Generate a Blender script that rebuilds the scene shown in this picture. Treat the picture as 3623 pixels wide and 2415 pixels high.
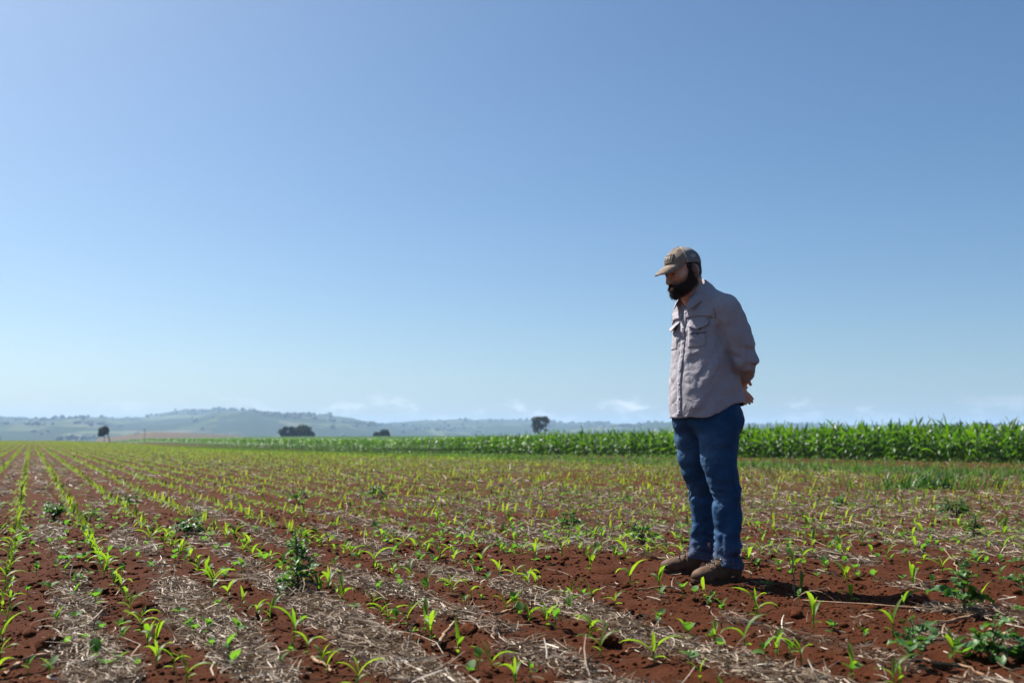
import bpy, bmesh, math, random
import numpy as np
from mathutils import Vector, Matrix, Euler
from mathutils.bvhtree import BVHTree

for o in list(bpy.data.objects):
    bpy.data.objects.remove(o)
SC = bpy.context.scene
COL = SC.collection
RNG = np.random.default_rng(7)
random.seed(7)
R = math.radians

# ------------------------------------------------------------------ camera
cam = bpy.data.cameras.new('camera')
cam.lens = 35.0
cam.sensor_width = 36.0
cam.clip_start = 0.1
cam.clip_end = 60000.0
cam.dof.use_dof = True
cam.dof.focus_distance = 5.3
cam.dof.aperture_fstop = 2.8
cam_o = bpy.data.objects.new('camera', cam)
COL.objects.link(cam_o)
cam_o.location = (0, 0, 0.76)
cam_o.rotation_euler = (R(90 + 5.52), 0, 0)
SC.camera = cam_o

# ------------------------------------------------------------------ sun, sky, exposure
SUN_AZ = R(-51.0)          # measured from the viewing direction (+Y) towards +X
SUN_EL = R(50.0)
SUN_DIR = Vector((math.sin(SUN_AZ) * math.cos(SUN_EL), math.cos(SUN_AZ) * math.cos(SUN_EL), math.sin(SUN_EL)))
sun = bpy.data.lights.new('sun', 'SUN')
sun.energy = 5.0
sun.angle = R(0.53)
sun.color = (1.0, 0.955, 0.88)
sun_o = bpy.data.objects.new('sun', sun)
COL.objects.link(sun_o)
sun_o.rotation_euler = SUN_DIR.to_track_quat('Z', 'Y').to_euler()
sun_o.location = (0, 0, 50)

SC.view_settings.view_transform = 'Standard'
SC.view_settings.look = 'None'
SC.view_settings.gamma = 1.0
SC.view_settings.use_curve_mapping = False
SC.view_settings.exposure = 1.13
SC.cycles.max_bounces = 6
SC.cycles.diffuse_bounces = 3
SC.cycles.glossy_bounces = 2
SC.cycles.transmission_bounces = 3
SC.cycles.transparent_max_bounces = 6
SC.cycles.volume_bounces = 1
SC.cycles.use_denoising = True
SC.cycles.caustics_reflective = False
SC.cycles.caustics_refractive = False

world = bpy.data.worlds.new('World')
SC.world = world
world.use_nodes = True
wn, wl = world.node_tree.nodes, world.node_tree.links
wn.clear()
w_out = wn.new('ShaderNodeOutputWorld')
w_bg = wn.new('ShaderNodeBackground')
w_bg.inputs['Strength'].default_value = 0.052
sky = wn.new('ShaderNodeTexSky')
sky.sky_type = 'NISHITA'
sky.sun_disc = False
sky.sun_elevation = SUN_EL
sky.sun_rotation = SUN_AZ
sky.altitude = 0.0
sky.air_density = 0.8
sky.dust_density = 1.5
sky.ozone_density = 2.2


def wmath(op, a=None, b=None, c=None, clamp=False):
    n = wn.new('ShaderNodeMath')
    n.operation = op
    n.use_clamp = clamp
    for i, v in enumerate((a, b, c)):
        if v is None:
            continue
        if isinstance(v, (int, float)):
            n.inputs[i].default_value = v
        else:
            wl.new(v, n.inputs[i])
    return n.outputs[0]


# low fair-weather cumulus just above the hills, part of the sky itself
w_tc = wn.new('ShaderNodeTexCoord')
w_sep = wn.new('ShaderNodeSeparateXYZ')
wl.new(w_tc.outputs['Generated'], w_sep.inputs[0])
az = wmath('ARCTAN2', w_sep.outputs['X'], w_sep.outputs['Y'])
el = wmath('ARCSINE', w_sep.outputs['Z'])
azd = wmath('MULTIPLY', az, 57.29578)
eld = wmath('MULTIPLY', el, 57.29578)
w_cmb = wn.new('ShaderNodeCombineXYZ')
wl.new(azd, w_cmb.inputs[0])
wl.new(wmath('MULTIPLY', eld, 2.4), w_cmb.inputs[1])


def wnoise(scale, detail, rough):
    n = wn.new('ShaderNodeTexNoise')
    n.inputs['Scale'].default_value = scale
    n.inputs['Detail'].default_value = detail
    n.inputs['Roughness'].default_value = rough
    wl.new(w_cmb.outputs[0], n.inputs['Vector'])
    return n.outputs['Fac']


n_big = wnoise(0.33, 3.0, 0.5)
n_small = wnoise(1.5, 6.0, 0.62)
# a belt of clouds at 0.5 - 3.2 degrees, broken up by noise, with flat bases
bandlo = wmath('MULTIPLY', wmath('SUBTRACT', eld, 0.5), 1.2, clamp=True)
bandhi = wmath('SUBTRACT', 1.0, wmath('MULTIPLY', wmath('SUBTRACT', eld, 1.7), 0.75, clamp=True))
cov = wmath('ADD', wmath('MULTIPLY', n_big, 0.95), wmath('MULTIPLY', n_small, 0.45))
thr = wmath('SUBTRACT', 0.875, wmath('MULTIPLY', bandhi, 0.17))
dens = wmath('MULTIPLY', wmath('SUBTRACT', cov, thr), 6.5, clamp=True)
cl_mask = wmath('MULTIPLY', wmath('MULTIPLY', wmath('MULTIPLY', dens, 0.72), wmath('MULTIPLY', bandlo, bandhi)), wmath('SUBTRACT', 1.0, wmath('MULTIPLY', wmath('ABSOLUTE', wmath('SUBTRACT', azd, 4.0)), 0.03, clamp=True)), clamp=True)
w_mix = wn.new('ShaderNodeMix')
w_mix.data_type = 'RGBA'
wl.new(cl_mask, w_mix.inputs[0])
w_tint = wn.new('ShaderNodeMix')          # the clear, slightly cyan cast of this sky, the same all over
w_tint.data_type = 'RGBA'
w_tint.blend_type = 'MULTIPLY'
w_tint.inputs[0].default_value = 1.0
w_sat = wn.new('ShaderNodeHueSaturation')
w_sat.inputs['Saturation'].default_value = 1.2
wl.new(sky.outputs[0], w_sat.inputs['Color'])
wl.new(w_sat.outputs[0], w_tint.inputs[6])
w_tint.inputs[7].default_value = (0.95, 1.06, 1.06, 1)
wl.new(w_tint.outputs[2], w_mix.inputs[6])
w_mix.inputs[7].default_value = (11.0, 11.0, 11.4, 1)
wl.new(w_mix.outputs[2], w_bg.inputs['Color'])
wl.new(w_bg.outputs[0], w_out.inputs['Surface'])


# ------------------------------------------------------------------ helpers
def tag(o, label=None, cat=None, group=None, kind=None):
    if label: o['label'] = label
    if cat: o['category'] = cat
    if group: o['group'] = group
    if kind: o['kind'] = kind
    return o


def np_mesh(name, V, F, mat=None, smooth=True, attrs=None):
    """V (n,3); F a list of (m,k) int arrays, k = 3 or 4"""
    me = bpy.data.meshes.new(name)
    V = np.asarray(V, np.float32)
    if not isinstance(F, (list, tuple)): F = [F]
    F = [np.asarray(f, np.int32) for f in F if len(f)]
    me.vertices.add(len(V))
    me.vertices.foreach_set('co', V.ravel())
    loops = np.concatenate([f.ravel() for f in F])
    tot = np.concatenate([np.full(len(f), f.shape[1], np.int32) for f in F])
    start = np.concatenate([[0], np.cumsum(tot)[:-1]]).astype(np.int32)
    me.loops.add(len(loops))
    me.loops.foreach_set('vertex_index', loops)
    me.polygons.add(len(tot))
    me.polygons.foreach_set('loop_start', start)
    me.polygons.foreach_set('loop_total', tot)
    me.polygons.foreach_set('use_smooth', np.full(len(tot), smooth, bool))
    for k, a in (attrs or {}).items():
        at = me.attributes.new(k, 'FLOAT', 'POINT')
        at.data.foreach_set('value', np.asarray(a, np.float32).ravel())
    me.update(calc_edges=True)
    me.validate()
    if mat: me.materials.append(mat)
    return me


def add_obj(name, me, parent=None, loc=None, rot=None, scale=None):
    o = bpy.data.objects.new(name, me)
    COL.objects.link(o)
    if parent is not None: o.parent = parent
    if loc is not None: o.location = loc
    if rot is not None: o.rotation_euler = rot
    if scale is not None: o.scale = (scale,) * 3 if isinstance(scale, (int, float)) else scale
    return o


def grid_faces(nu, nv, closed_u=False):
    """quads of a (nv rows) x (nu columns) vertex grid"""
    i = np.arange(nv - 1)[:, None] * nu
    j = np.arange(nu if closed_u else nu - 1)[None, :]
    j2 = (j + 1) % nu
    return np.stack([i + j, i + j2, i + nu + j2, i + nu + j], -1).reshape(-1, 4)


def _hash(ix, iy, seed):
    h = (ix.astype(np.int64) * 374761393 + iy.astype(np.int64) * 668265263 + seed * 1274126177) & 0x7fffffff
    h = ((h ^ (h >> 13)) * 1274126177) & 0x7fffffff
    return ((h ^ (h >> 16)) & 0xffffff) / float(0xffffff)


def vnoise(x, y, s, seed=0):
    """smooth value noise in -1..1 with cells of size s"""
    x = np.asarray(x, float) / s; y = np.asarray(y, float) / s
    ix = np.floor(x); iy = np.floor(y)
    fx = x - ix; fy = y - iy
    fx = fx * fx * (3 - 2 * fx); fy = fy * fy * (3 - 2 * fy)
    ix = ix.astype(np.int64); iy = iy.astype(np.int64)
    a = _hash(ix, iy, seed); b = _hash(ix + 1, iy, seed)
    c = _hash(ix, iy + 1, seed); d = _hash(ix + 1, iy + 1, seed)
    return 2 * ((a * (1 - fx) + b * fx) * (1 - fy) + (c * (1 - fx) + d * fx) * fy) - 1


def sstep(a, b, x):
    t = np.clip((np.asarray(x, float) - a) / (b - a), 0, 1)
    return t * t * (3 - 2 * t)


def material(name, build):
    m = bpy.data.materials.new(name)
    m.use_nodes = True
    nt = m.node_tree
    nt.nodes.clear()
    out = nt.nodes.new('ShaderNodeOutputMaterial')

    class T: pass
    t = T()

    def new(kind, **kw):
        n = nt.nodes.new(kind)
        for k, v in kw.items():
            if k in n.inputs: sv(n.inputs[k], v)
            else: setattr(n, k, v)
        return n

    def sv(s, v):
        if isinstance(v, bpy.types.NodeSocket): nt.links.new(v, s)
        else: s.default_value = v

    def rgb(c): return (*c, 1.0) if len(c) == 3 else c

    def noise(scale, detail=4, rough=.55, vec=None, dist=0):
        n = new('ShaderNodeTexNoise', Scale=scale, Detail=detail, Roughness=rough, Distortion=dist)
        if vec is not None: nt.links.new(vec, n.inputs['Vector'])
        return n.outputs['Fac']

    def ramp(fac, stops):
        n = new('ShaderNodeValToRGB')
        e = n.color_ramp.elements
        while len(e) < len(stops): e.new(0.5)
        for el_, (p, c) in zip(e, stops):
            el_.position = p; el_.color = rgb(c)
        nt.links.new(fac, n.inputs[0])
        return n.outputs[0]

    def mix(fac, a, b, mode='MIX'):
        n = new('ShaderNodeMix', data_type='RGBA', blend_type=mode)
        sv(n.inputs[0], fac)
        sv(n.inputs[6], rgb(a) if isinstance(a, tuple) else a)
        sv(n.inputs[7], rgb(b) if isinstance(b, tuple) else b)
        return n.outputs[2]

    def mth(op, a, b=0.0, clamp=False):
        n = new('ShaderNodeMath', operation=op, use_clamp=clamp)
        sv(n.inputs[0], a); sv(n.inputs[1], b)
        return n.outputs[0]

    def attr(nm):
        return new('ShaderNodeAttribute', attribute_name=nm).outputs['Fac']

    def coord(kind='Object'):
        return new('ShaderNodeTexCoord').outputs[kind]

    def pos():
        return new('ShaderNodeNewGeometry').outputs['Position']

    def bump(h, dist, strength=1.0):
        n = new('ShaderNodeBump', Strength=strength, Distance=dist)
        nt.links.new(h, n.inputs['Height'])
        return n.outputs['Normal']

    def pbsdf(color, rough=.8, normal=None, spec=.3, **kw):
        n = new('ShaderNodeBsdfPrincipled')
        sv(n.inputs['Base Color'], rgb(color) if isinstance(color, tuple) else color)
        sv(n.inputs['Roughness'], rough)
        sv(n.inputs['Specular IOR Level'], spec)
        if normal is not None: sv(n.inputs['Normal'], normal)
        for k, v in kw.items(): sv(n.inputs[k], v)
        return n.outputs[0]

    def leaf(color, trans, tfac=.5, rough=.45, spec=.4, normal=None):
        p = pbsdf(color, rough, normal, spec)
        tr = new('ShaderNodeBsdfTranslucent')
        sv(tr.inputs[0], rgb(trans) if isinstance(trans, tuple) else trans)
        mx = new('ShaderNodeMixShader', Fac=tfac)
        nt.links.new(p, mx.inputs[1]); nt.links.new(tr.outputs[0], mx.inputs[2])
        return mx.outputs[0]

    for k, v in list(locals().items()):
        if callable(v): setattr(t, k, v)
    nt.links.new(build(t), out.inputs['Surface'])
    return m


# ------------------------------------------------------------------ materials of the place
def m_ground(t):
    p = t.pos()
    st = t.attr('straw'); gr = t.attr('green')
    soil = t.ramp(t.noise(9, 6, .6, p), [(.25, (.041, .0118, .0042)), (.5, (.074, .0216, .0072)), (.8, (.114, .0355, .0125))])
    soil = t.mix(t.noise(.55, 3, .5, p), soil, (.060, .0175, .0068))
    chaff = t.ramp(t.noise(60, 5, .7, p), [(.3, (.04, .019, .011)), (.55, (.085, .055, .036)), (.8, (.19, .15, .11))])
    f = t.mth('MULTIPLY', t.mth('MULTIPLY', st, .72), t.ramp(t.noise(26, 4, .6, p), [(.35, (.25, .25, .25)), (.62, (1, 1, 1))]))
    c = t.mix(f, soil, chaff)
    veg = t.ramp(t.noise(1.3, 5, .65, p), [(.3, (.05, .040, .014)), (.6, (.080, .085, .020)), (.85, (.10, .115, .028))])
    c = t.mix(gr, c, veg)
    h = t.mth('ADD', t.mth('MULTIPLY', t.noise(48, 6, .7, p), .7), t.mth('MULTIPLY', t.noise(170, 4, .7, p), .35))
    return t.pbsdf(c, .95, t.bump(h, .022, 1.0), .08)


def m_soil(t):
    p = t.pos()
    soil = t.ramp(t.noise(20, 6, .6, p), [(.25, (.041, .0118, .0042)), (.5, (.074, .0216, .0072)), (.8, (.114, .0355, .0125))])
    return t.pbsdf(soil, .95, t.bump(t.noise(120, 5, .7, p), .008, 1.0), .08)


def m_straw(t):
    tone = t.attr('tone')
    c = t.ramp(tone, [(0, (.055, .030, .017)), (.2, (.12, .070, .040)), (.42, (.22, .155, .10)), (.7, (.37, .30, .22)), (1, (.62, .55, .46))])
    return t.leaf(c, c, .22, .6, .3)


def m_stalk(t):
    oc = t.coord()
    c = t.ramp(t.noise(22, 5, .6, oc), [(.25, (.13, .065, .035)), (.5, (.26, .15, .085)), (.8, (.38, .29, .20))])
    return t.pbsdf(c, .7, t.bump(t.noise(90, 4, .6, oc), .003), .2)


def m_seedling(t):
    inf = t.new('ShaderNodeObjectInfo').outputs['Random']
    oc = t.coord()
    base = t.mix(inf, (.065, .118, .012), (.088, .145, .014))
    tr = t.mix(inf, (.20, .40, .014), (.31, .48, .020))
    v = t.ramp(t.noise(35, 3, .5, oc), [(.3, (.78, .78, .78)), (.7, (1.08, 1.08, 1.08))])
    return t.leaf(t.mix(1, base, v, 'MULTIPLY'), t.mix(1, tr, v, 'MULTIPLY'), .5, .5, .3)


def m_seed_far(t):
    tone = t.attr('tone')
    base = t.ramp(tone, [(0, (.04, .085, .010)), (1, (.08, .13, .016))])
    tr = t.ramp(tone, [(0, (.17, .27, .012)), (1, (.32, .41, .026))])
    return t.leaf(base, tr, .5, .55, .22)


def m_broad(t):
    inf = t.new('ShaderNodeObjectInfo').outputs['Random']
    oc = t.coord()
    base = t.mix(inf, (.05, .13, .03), (.075, .16, .035))
    tr = t.mix(inf, (.13, .34, .02), (.20, .42, .03))
    v = t.ramp(t.noise(60, 3, .5, oc), [(.3, (.8, .8, .8)), (.7, (1.1, 1.1, 1.1))])
    return t.leaf(t.mix(1, base, v, 'MULTIPLY'), t.mix(1, tr, v, 'MULTIPLY'), .45, .6, .22)


def m_weed(t):
    inf = t.new('ShaderNodeObjectInfo').outputs['Random']
    base = t.mix(inf, (.036, .095, .028), (.060, .13, .034))
    tr = t.mix(inf, (.08, .21, .015), (.13, .29, .02))
    return t.leaf(base, tr, .34, .48, .4)


def m_corn(t):
    inf = t.new('ShaderNodeObjectInfo').outputs['Random']
    oc = t.coord()
    base = t.mix(inf, (.024, .075, .009), (.042, .11, .012))
    tr = t.mix(inf, (.090, .24, .005), (.17, .37, .009))
    v = t.ramp(t.noise(4, 3, .5, oc), [(.3, (.75, .75, .75)), (.7, (1.1, 1.1, 1.1))])
    return t.leaf(t.mix(1, base, v, 'MULTIPLY'), t.mix(1, tr, v, 'MULTIPLY'), .42, .42, .42)


def m_corn_mass(t):
    tone = t.attr('tone')
    base = t.ramp(tone, [(0, (.022, .068, .009)), (1, (.045, .11, .012))])
    tr = t.ramp(tone, [(0, (.075, .205, .005)), (1, (.155, .34, .010))])
    return t.leaf(base, tr, .4, .44, .42)


def m_grass(t):
    tone = t.attr('tone')
    base = t.ramp(tone, [(0, (.03, .075, .018)), (.6, (.055, .105, .026)), (1, (.12, .13, .05))])
    tr = t.ramp(tone, [(0, (.07, .19, .02)), (.6, (.13, .25, .03)), (1, (.22, .25, .06))])
    return t.leaf(base, tr, .45, .5, .3)


def m_hills(t):
    p = t.pos()
    vor = t.new('ShaderNodeTexVoronoi', Scale=.0042, Randomness=1.0)
    t.sv(vor.inputs['Vector'], p)
    cell = t.new('ShaderNodeSeparateColor'); t.sv(cell.inputs[0], vor.outputs['Color'])
    fields = t.ramp(cell.outputs[0], [(0, (.040, .060, .026)), (.3, (.055, .080, .032)), (.55, (.09, .105, .048)), (.8, (.045, .066, .026)), (1, (.10, .092, .056))])
    woods = t.ramp(t.noise(.05, 4, .7, p), [(.3, (.008, .018, .008)), (.7, (.022, .04, .014))])
    wf = t.ramp(t.noise(.0050, 5, .65, p), [(.42, (0, 0, 0)), (.455, (1, 1, 1))])
    c = t.mix(wf, fields, woods)
    return t.pbsdf(c, .95, None, .05)


def m_bare(t):
    p = t.pos()
    c = t.ramp(t.noise(.03, 4, .6, p), [(.3, (.075, .058, .040)), (.7, (.115, .09, .06))])
    return t.pbsdf(c, .95, None, .05)


def m_tree(t):
    tone = t.attr('tone')
    return t.leaf(t.ramp(tone, [(0, (.016, .026, .012)), (1, (.045, .058, .022))]), t.ramp(tone, [(0, (.02, .035, .008)), (1, (.06, .08, .02))]), .25, .6, .2)


def m_bark(t):
    oc = t.coord()
    return t.pbsdf(t.ramp(t.noise(8, 4, .6, oc), [(.3, (.045, .032, .024)), (.7, (.10, .075, .055))]), .9, None, .1)


def m_pole(t):
    return t.pbsdf(t.ramp(t.noise(3, 3, .6, t.coord()), [(.3, (.10, .085, .07)), (.7, (.2, .18, .15))]), .8, None, .2)


M = {k[2:]: material(k[2:], f) for k, f in list(globals().items()) if k.startswith('m_') and callable(f)}

# ------------------------------------------------------------------ the lie of the land
N0, N1 = 0.9010, 0.4337        # across the rows
ROW0, ROWS = -0.07, 0.488      # first row and spacing


def uv_of(x, y): return x * N0 + y * N1, -x * N1 + y * N0
def xy_of(u, v): return u * N0 - v * N1, u * N1 + v * N0


def big_h(x, y):
    u, v = uv_of(x, y)
    d = .62 * sstep(16, 95, v) * sstep(2, 27, u) * (1 - sstep(36, 95, u))
    crest = .012 * np.maximum(0, v - 280) * (1 - sstep(15, 60, u))
    return -d - crest


def rowphase(u): return np.cos(2 * np.pi * (u - ROW0) / ROWS)   # 1 on a row


def straw_cover(x, y):
    u, v = uv_of(x, y)
    b = -rowphase(u + .06 * vnoise(u, v, 1.1, 5))
    n = .7 * vnoise(u, v * .45, .55, 11) + .45 * vnoise(x, y, .17, 12) + .5 * vnoise(u, v * .3, 2.3, 13)
    right = sstep(2.2, 4.4, u) * (1 - sstep(6.2, 8.0, y)) * .17   # barer soil round the man
    return sstep(-.02, .58, .68 * b + .95 * n + .0 - right) * (1 - .75 * sstep(15, 19, u))


def ground_h(x, y):
    x = np.asarray(x, float); y = np.asarray(y, float)
    u, v = uv_of(x, y)
    dist = np.hypot(x, y)
    near = 1 - sstep(14, 30, dist)
    c = straw_cover(x, y)
    h = .010 * c - .008 * rowphase(u) + .016 * vnoise(x, y, .8, 1) + .013 * vnoise(x, y, .30, 2)
    h = h + near * ((.011 - .005 * c) * vnoise(x, y, .105, 3) + (1 - .6 * c) * (.008 * vnoise(x, y, .048, 4) + .006 * np.abs(vnoise(x, y, .026, 6))))
    return h * (1 - sstep(60, 200, dist)) + big_h(x, y)


def gh(x, y): return float(ground_h(np.array([x]), np.array([y]))[0])


def build_ground():
    apex = -1.6
    rs = [1.3]
    while rs[-1] < 460:
        r = rs[-1]
        rs.append(r + max(.011, .0125 * (max(r - 1.0, 1) / 4) ** 1.75) if r < 60 else r * 1.04)
    rs = np.array(rs)
    na = 500
    a = np.linspace(-R(44), R(44), na)
    # finer towards the middle, the view's own wedge
    rr, aa = np.meshgrid(rs, a, indexing='ij')
    x = rr * np.sin(aa); y = apex + rr * np.cos(aa)
    z = ground_h(x, y)
    V = np.stack([x, y, z], -1).reshape(-1, 3)
    st = straw_cover(x, y).ravel()
    u, v = uv_of(x, y)
    d = np.hypot(x, y)
    g = .04 * sstep(7, 15, d) + .20 * sstep(18, 45, d) + .45 * sstep(40, 120, d)
    g = g * (.6 + .5 * vnoise(u, v * .25, 1.5, 21)) 
    gband = sstep(15, 16.5, u) * (1 - sstep(19.5, 21, u)) * .55
    g = np.clip(np.maximum(g, gband) * (1 - .7 * sstep(20.5, 22, u) * (1 - sstep(25.5, 27, u)) * (1 - sstep(50, 90, v))), 0, .9)
    me = np_mesh('ground', V, grid_faces(na, len(rs)), M['ground'], True, {'straw': st, 'green': g.ravel()})
    tag(add_obj('ground', me), kind='structure')
    # the rest of the plateau outside the view's wedge, one coarse skirt a little lower
    rs2 = np.array([0.0, 1.3, 3, 8, 20, 60, 150, 300, 460])
    a2 = np.linspace(R(44), R(316), 60)
    rr, aa = np.meshgrid(rs2, a2, indexing='ij')
    x = rr * np.sin(aa); y = apex + rr * np.cos(aa)
    z = big_h(x, y) * (np.cos(aa) > 0) 
    z = np.where(np.isclose(np.abs(np.cos(aa)), math.cos(R(44))), big_h(x, y), z)
    V = np.stack([x, y, z], -1).reshape(-1, 3)
    me = np_mesh('ground', V, grid_faces(60, len(rs2)), M['ground'], True, {'straw': np.full(len(V), .5), 'green': np.full(len(V), .35)})
    tag(add_obj('ground', me), kind='structure')
    print('ground', len(rs), na)


build_ground()


def build_hills():
    # ridge line: bearing (deg) -> elevation (deg) of the skyline seen from the field
    f = 2286.7
    prof = [(-400, 966), (0, 965), (120, 967), (200, 962), (250, 965), (330, 966), (400, 952), (460, 950), (500, 945), (560, 950), (640, 955), (700, 959),
            (750, 962), (840, 971), (880, 975), (960, 970), (1060, 966), (1200, 966), (1300, 970), (1420, 973), (1540, 976), (1700, 977), (1900, 981), (2100, 984), (2352, 986), (2800, 984)]
    bx = np.array([math.atan((p[0] - 1176) / f) for p in prof])
    bz = np.array([(1005 - p[1]) / f for p in prof])
    na, nr = 700, 110
    a = np.linspace(-R(46), R(46), na)
    r = np.concatenate([np.linspace(455, 1200, 22), np.linspace(1260, 4600, 70), np.linspace(4800, 9000, 18)])
    aa, rr = np.meshgrid(a, r)
    top = np.interp(aa, bx, bz)
    R0 = 3600 + 500 * vnoise(aa * 12, aa * 0, 1.0, 31)
    ridge = top * R0 * sstep(1300, 1.0, 0) if False else top * R0
    t = (rr - 1500) / (R0 - 1500)
    shape = np.where(t < 1, sstep(-.05, 1.0, t) ** 1.15, 1 - .8 * sstep(1.0, 2.4, t))
    z = -14 + (ridge + 14.76) * shape
    x = rr * np.sin(aa); y = rr * np.cos(aa)
    rel = np.clip(1 - np.abs(t - 1) * 3, 0, 1)
    und = 15 * vnoise(x, y, 520, 33) + 8 * vnoise(x, y, 210, 34)
    z = z + und * sstep(0, .35, t) * (1 - .85 * rel)
    # tree-tops along the woods roughen the skyline
    z = z + (6.0 * np.maximum(0, vnoise(x, y, 90, 35)) + 7 * np.maximum(0, vnoise(x, y, 40, 36)) ** 1.5) * sstep(.2, .5, t)
    # a low spur in front on the far left and another towards the middle
    for b0, wdt, rad, hgt in ((-27, 6, 2100, 13), (-13, 7, 2500, 20), (4, 9, 2400, 13), (-22, 3, 1700, 6)):
        g = np.exp(-((np.degrees(aa) - b0) / wdt) ** 2 - ((rr - rad) / 330) ** 2)
        z = z + hgt * g
    z = np.where(rr < 1300, -14 + (rr < 470) * 0 , z) if False else z
    # the rim that meets the plateau
    rim = big_h(x, y)
    k = sstep(455, 640, rr)
    z = (rim - .3) * (1 - k) + z * k
    V = np.stack([x, y, z], -1).reshape(-1, 3)
    me = np_mesh('hills', V, grid_faces(na, len(r)), M['hills'], True)
    tag(add_obj('hills', me), kind='structure')
    # single trees, hedges and copses standing on the slopes
    rg = np.random.default_rng(44)
    ii, jj = rg.integers(0, len(r) - 1, 90000), rg.integers(1, na - 1, 90000)
    px, py, pz, rl = x[ii, jj], y[ii, jj], z[ii, jj], rr[ii, jj]
    cl = vnoise(px, py, 260, 61) + .7 * vnoise(px, py, 90, 62)
    hedge = np.minimum(np.abs(vnoise(px, py, 520, 63)), np.abs(vnoise(px, py, 430, 64)))
    ok = (rl > 1300) & (rl < 4300) & (np.abs(aa[ii, jj]) < R(31)) & ((cl > .75) | (hedge < .018) | (rg.uniform(0, 1, len(px)) < .012)) & ((rel[ii, jj] < .75) | (rg.uniform(0, 1, len(px)) < .25))
    px, py, pz = px[ok][:3000], py[ok][:3000], pz[ok][:3000]
    bm = bmesh.new(); bmesh.ops.create_icosphere(bm, subdivisions=1, radius=1)
    bv = np.array([tuple(v_.co) for v_ in bm.verts]); bf = np.array([[v_.index for v_ in f_.verts] for f_ in bm.faces]); bm.free()
    n = len(px); k = len(bv)
    sz = rg.uniform(2.5, 6.0, n)
    wob = 1 + .25 * rg.normal(0, 1, (n, k))
    V = bv[None] * (sz[:, None] * wob)[..., None] * np.array((1.1, 1.1, .9)) + np.stack([px + rg.normal(0, 14, n), py + rg.normal(0, 14, n), pz + sz * .5], -1)[:, None]
    F = (bf[None] + (np.arange(n) * k)[:, None, None]).reshape(-1, 3)
    tag(add_obj('distant_woods', np_mesh('distant_woods', V.reshape(-1, 3), F, M['tree'], True, {'tone': np.repeat(rg.uniform(0, 1, n), k)})), kind='stuff')
    print('distant trees', n)
    # bare ploughed rise in front of the hills
    na, nr = 90, 24
    b0, b1 = math.atan((225 - 1176) / f), math.atan((640 - 1176) / f)
    aa, rr = np.meshgrid(np.linspace(b0, b1, na), np.linspace(560, 900, nr))
    s = (aa - b0) / (b1 - b0)
    pk = np.interp(s, [0, .08, .3, .5, .75, 1], [0, 1.6, 5.6, 4.6, 2.8, -.5])
    tt = (rr - 560) / 340
    z = -9 + (9 + pk) * np.sin(np.clip(tt * 1.15, 0, 1) * math.pi / 2)
    V = np.stack([rr * np.sin(aa), rr * np.cos(aa), z], -1).reshape(-1, 3)
    tag(add_obj('ploughed_field', np_mesh('ploughed_field', V, grid_faces(na, nr), M['bare'])), kind='structure')


build_hills()

# ------------------------------------------------------------------ haze
hz = material('haze', lambda t: t.pbsdf((1, 1, 1)))
nt = hz.node_tree
for n in list(nt.nodes):
    if n.type != 'OUTPUT_MATERIAL': nt.nodes.remove(n)
pv = nt.nodes.new('ShaderNodeVolumePrincipled')
pv.inputs['Color'].default_value = (.48, .70, 1.0, 1)
pv.inputs['Density'].default_value = 1.9e-4
pv.inputs['Anisotropy'].default_value = 0.1
[nt.links.new(pv.outputs[0], n.inputs['Volume']) for n in nt.nodes if n.type == 'OUTPUT_MATERIAL']
bm = bmesh.new()
bmesh.ops.create_cube(bm, size=1)
me = bpy.data.meshes.new('haze'); bm.to_mesh(me); bm.free()
me.materials.append(hz)
HZ_LO, HZ_HI = -60.0, 135.0
tag(add_obj('haze', me, loc=(0, 0, (HZ_LO + HZ_HI) / 2), scale=(19000, 19000, HZ_HI - HZ_LO)), kind='stuff')

# ------------------------------------------------------------------ leaf shapes
def blade(length, width, base_dir, droop, n=7, fold=.25, twist=0.0, tip=1.0, wave=0.0, shape=None, rngp=0.0, w0=.45):
    """A blade that leaves the origin in the +X / +Z plane at base_dir (rad above the horizontal) and bends down by droop over its length."""
    pts = []
    x = z = 0.0
    for i in range(n + 1):
        s = i / n
        ang = base_dir - droop * s ** 1.35
        if i:
            x += math.cos(ang) * length / n; z += math.sin(ang) * length / n
        w = (w0 + (1 - w0) * min(1, s / .35)) * (1 - max(0, (s - .35) / .65) ** 1.9) if shape is None else shape(s)
        w = max(w, .0) * width / 2
        ny = Vector((-math.sin(ang), 0, math.cos(ang)))
        tw = twist * s
        side = Vector((0, math.cos(tw), 0)) + ny * math.sin(tw)
        wv = wave * math.sin(s * 9 + rngp) * width
        c = Vector((x, 0, z))
        up = ny * (abs(fold) * w)
        pts += [c + side * w + up + ny * wv, c - Vector((0, 0, 0)), c - side * w + up - ny * wv]
    return np.array([tuple(p) for p in pts]), grid_faces(3, n + 1)


def tube_np(pts, rad, k=5):
    pts = [Vector(p) for p in pts]
    V = []
    for i, p in enumerate(pts):
        d = (pts[min(i + 1, len(pts) - 1)] - pts[max(i - 1, 0)]).normalized()
        a = d.orthogonal().normalized(); b = d.cross(a)
        for j in range(k):
            t = 2 * math.pi * j / k
            V.append(p + (a * math.cos(t) + b * math.sin(t)) * rad[i])
    F = grid_faces(k, len(pts), True)
    return np.array([tuple(v) for v in V]), F


def join_np(parts):
    Vs, Fs, o = [], [], 0
    for V, F in parts:
        Vs.append(V); Fs.append(np.asarray(F) + o); o += len(V)
    return np.concatenate(Vs), np.concatenate(Fs)


def xf(V, rz=0, loc=(0, 0, 0), s=1.0, rx=0, ry=0):
    m = np.array(Euler((rx, ry, rz)).to_matrix())
    return (V * s) @ m.T + np.array(loc)


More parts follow.
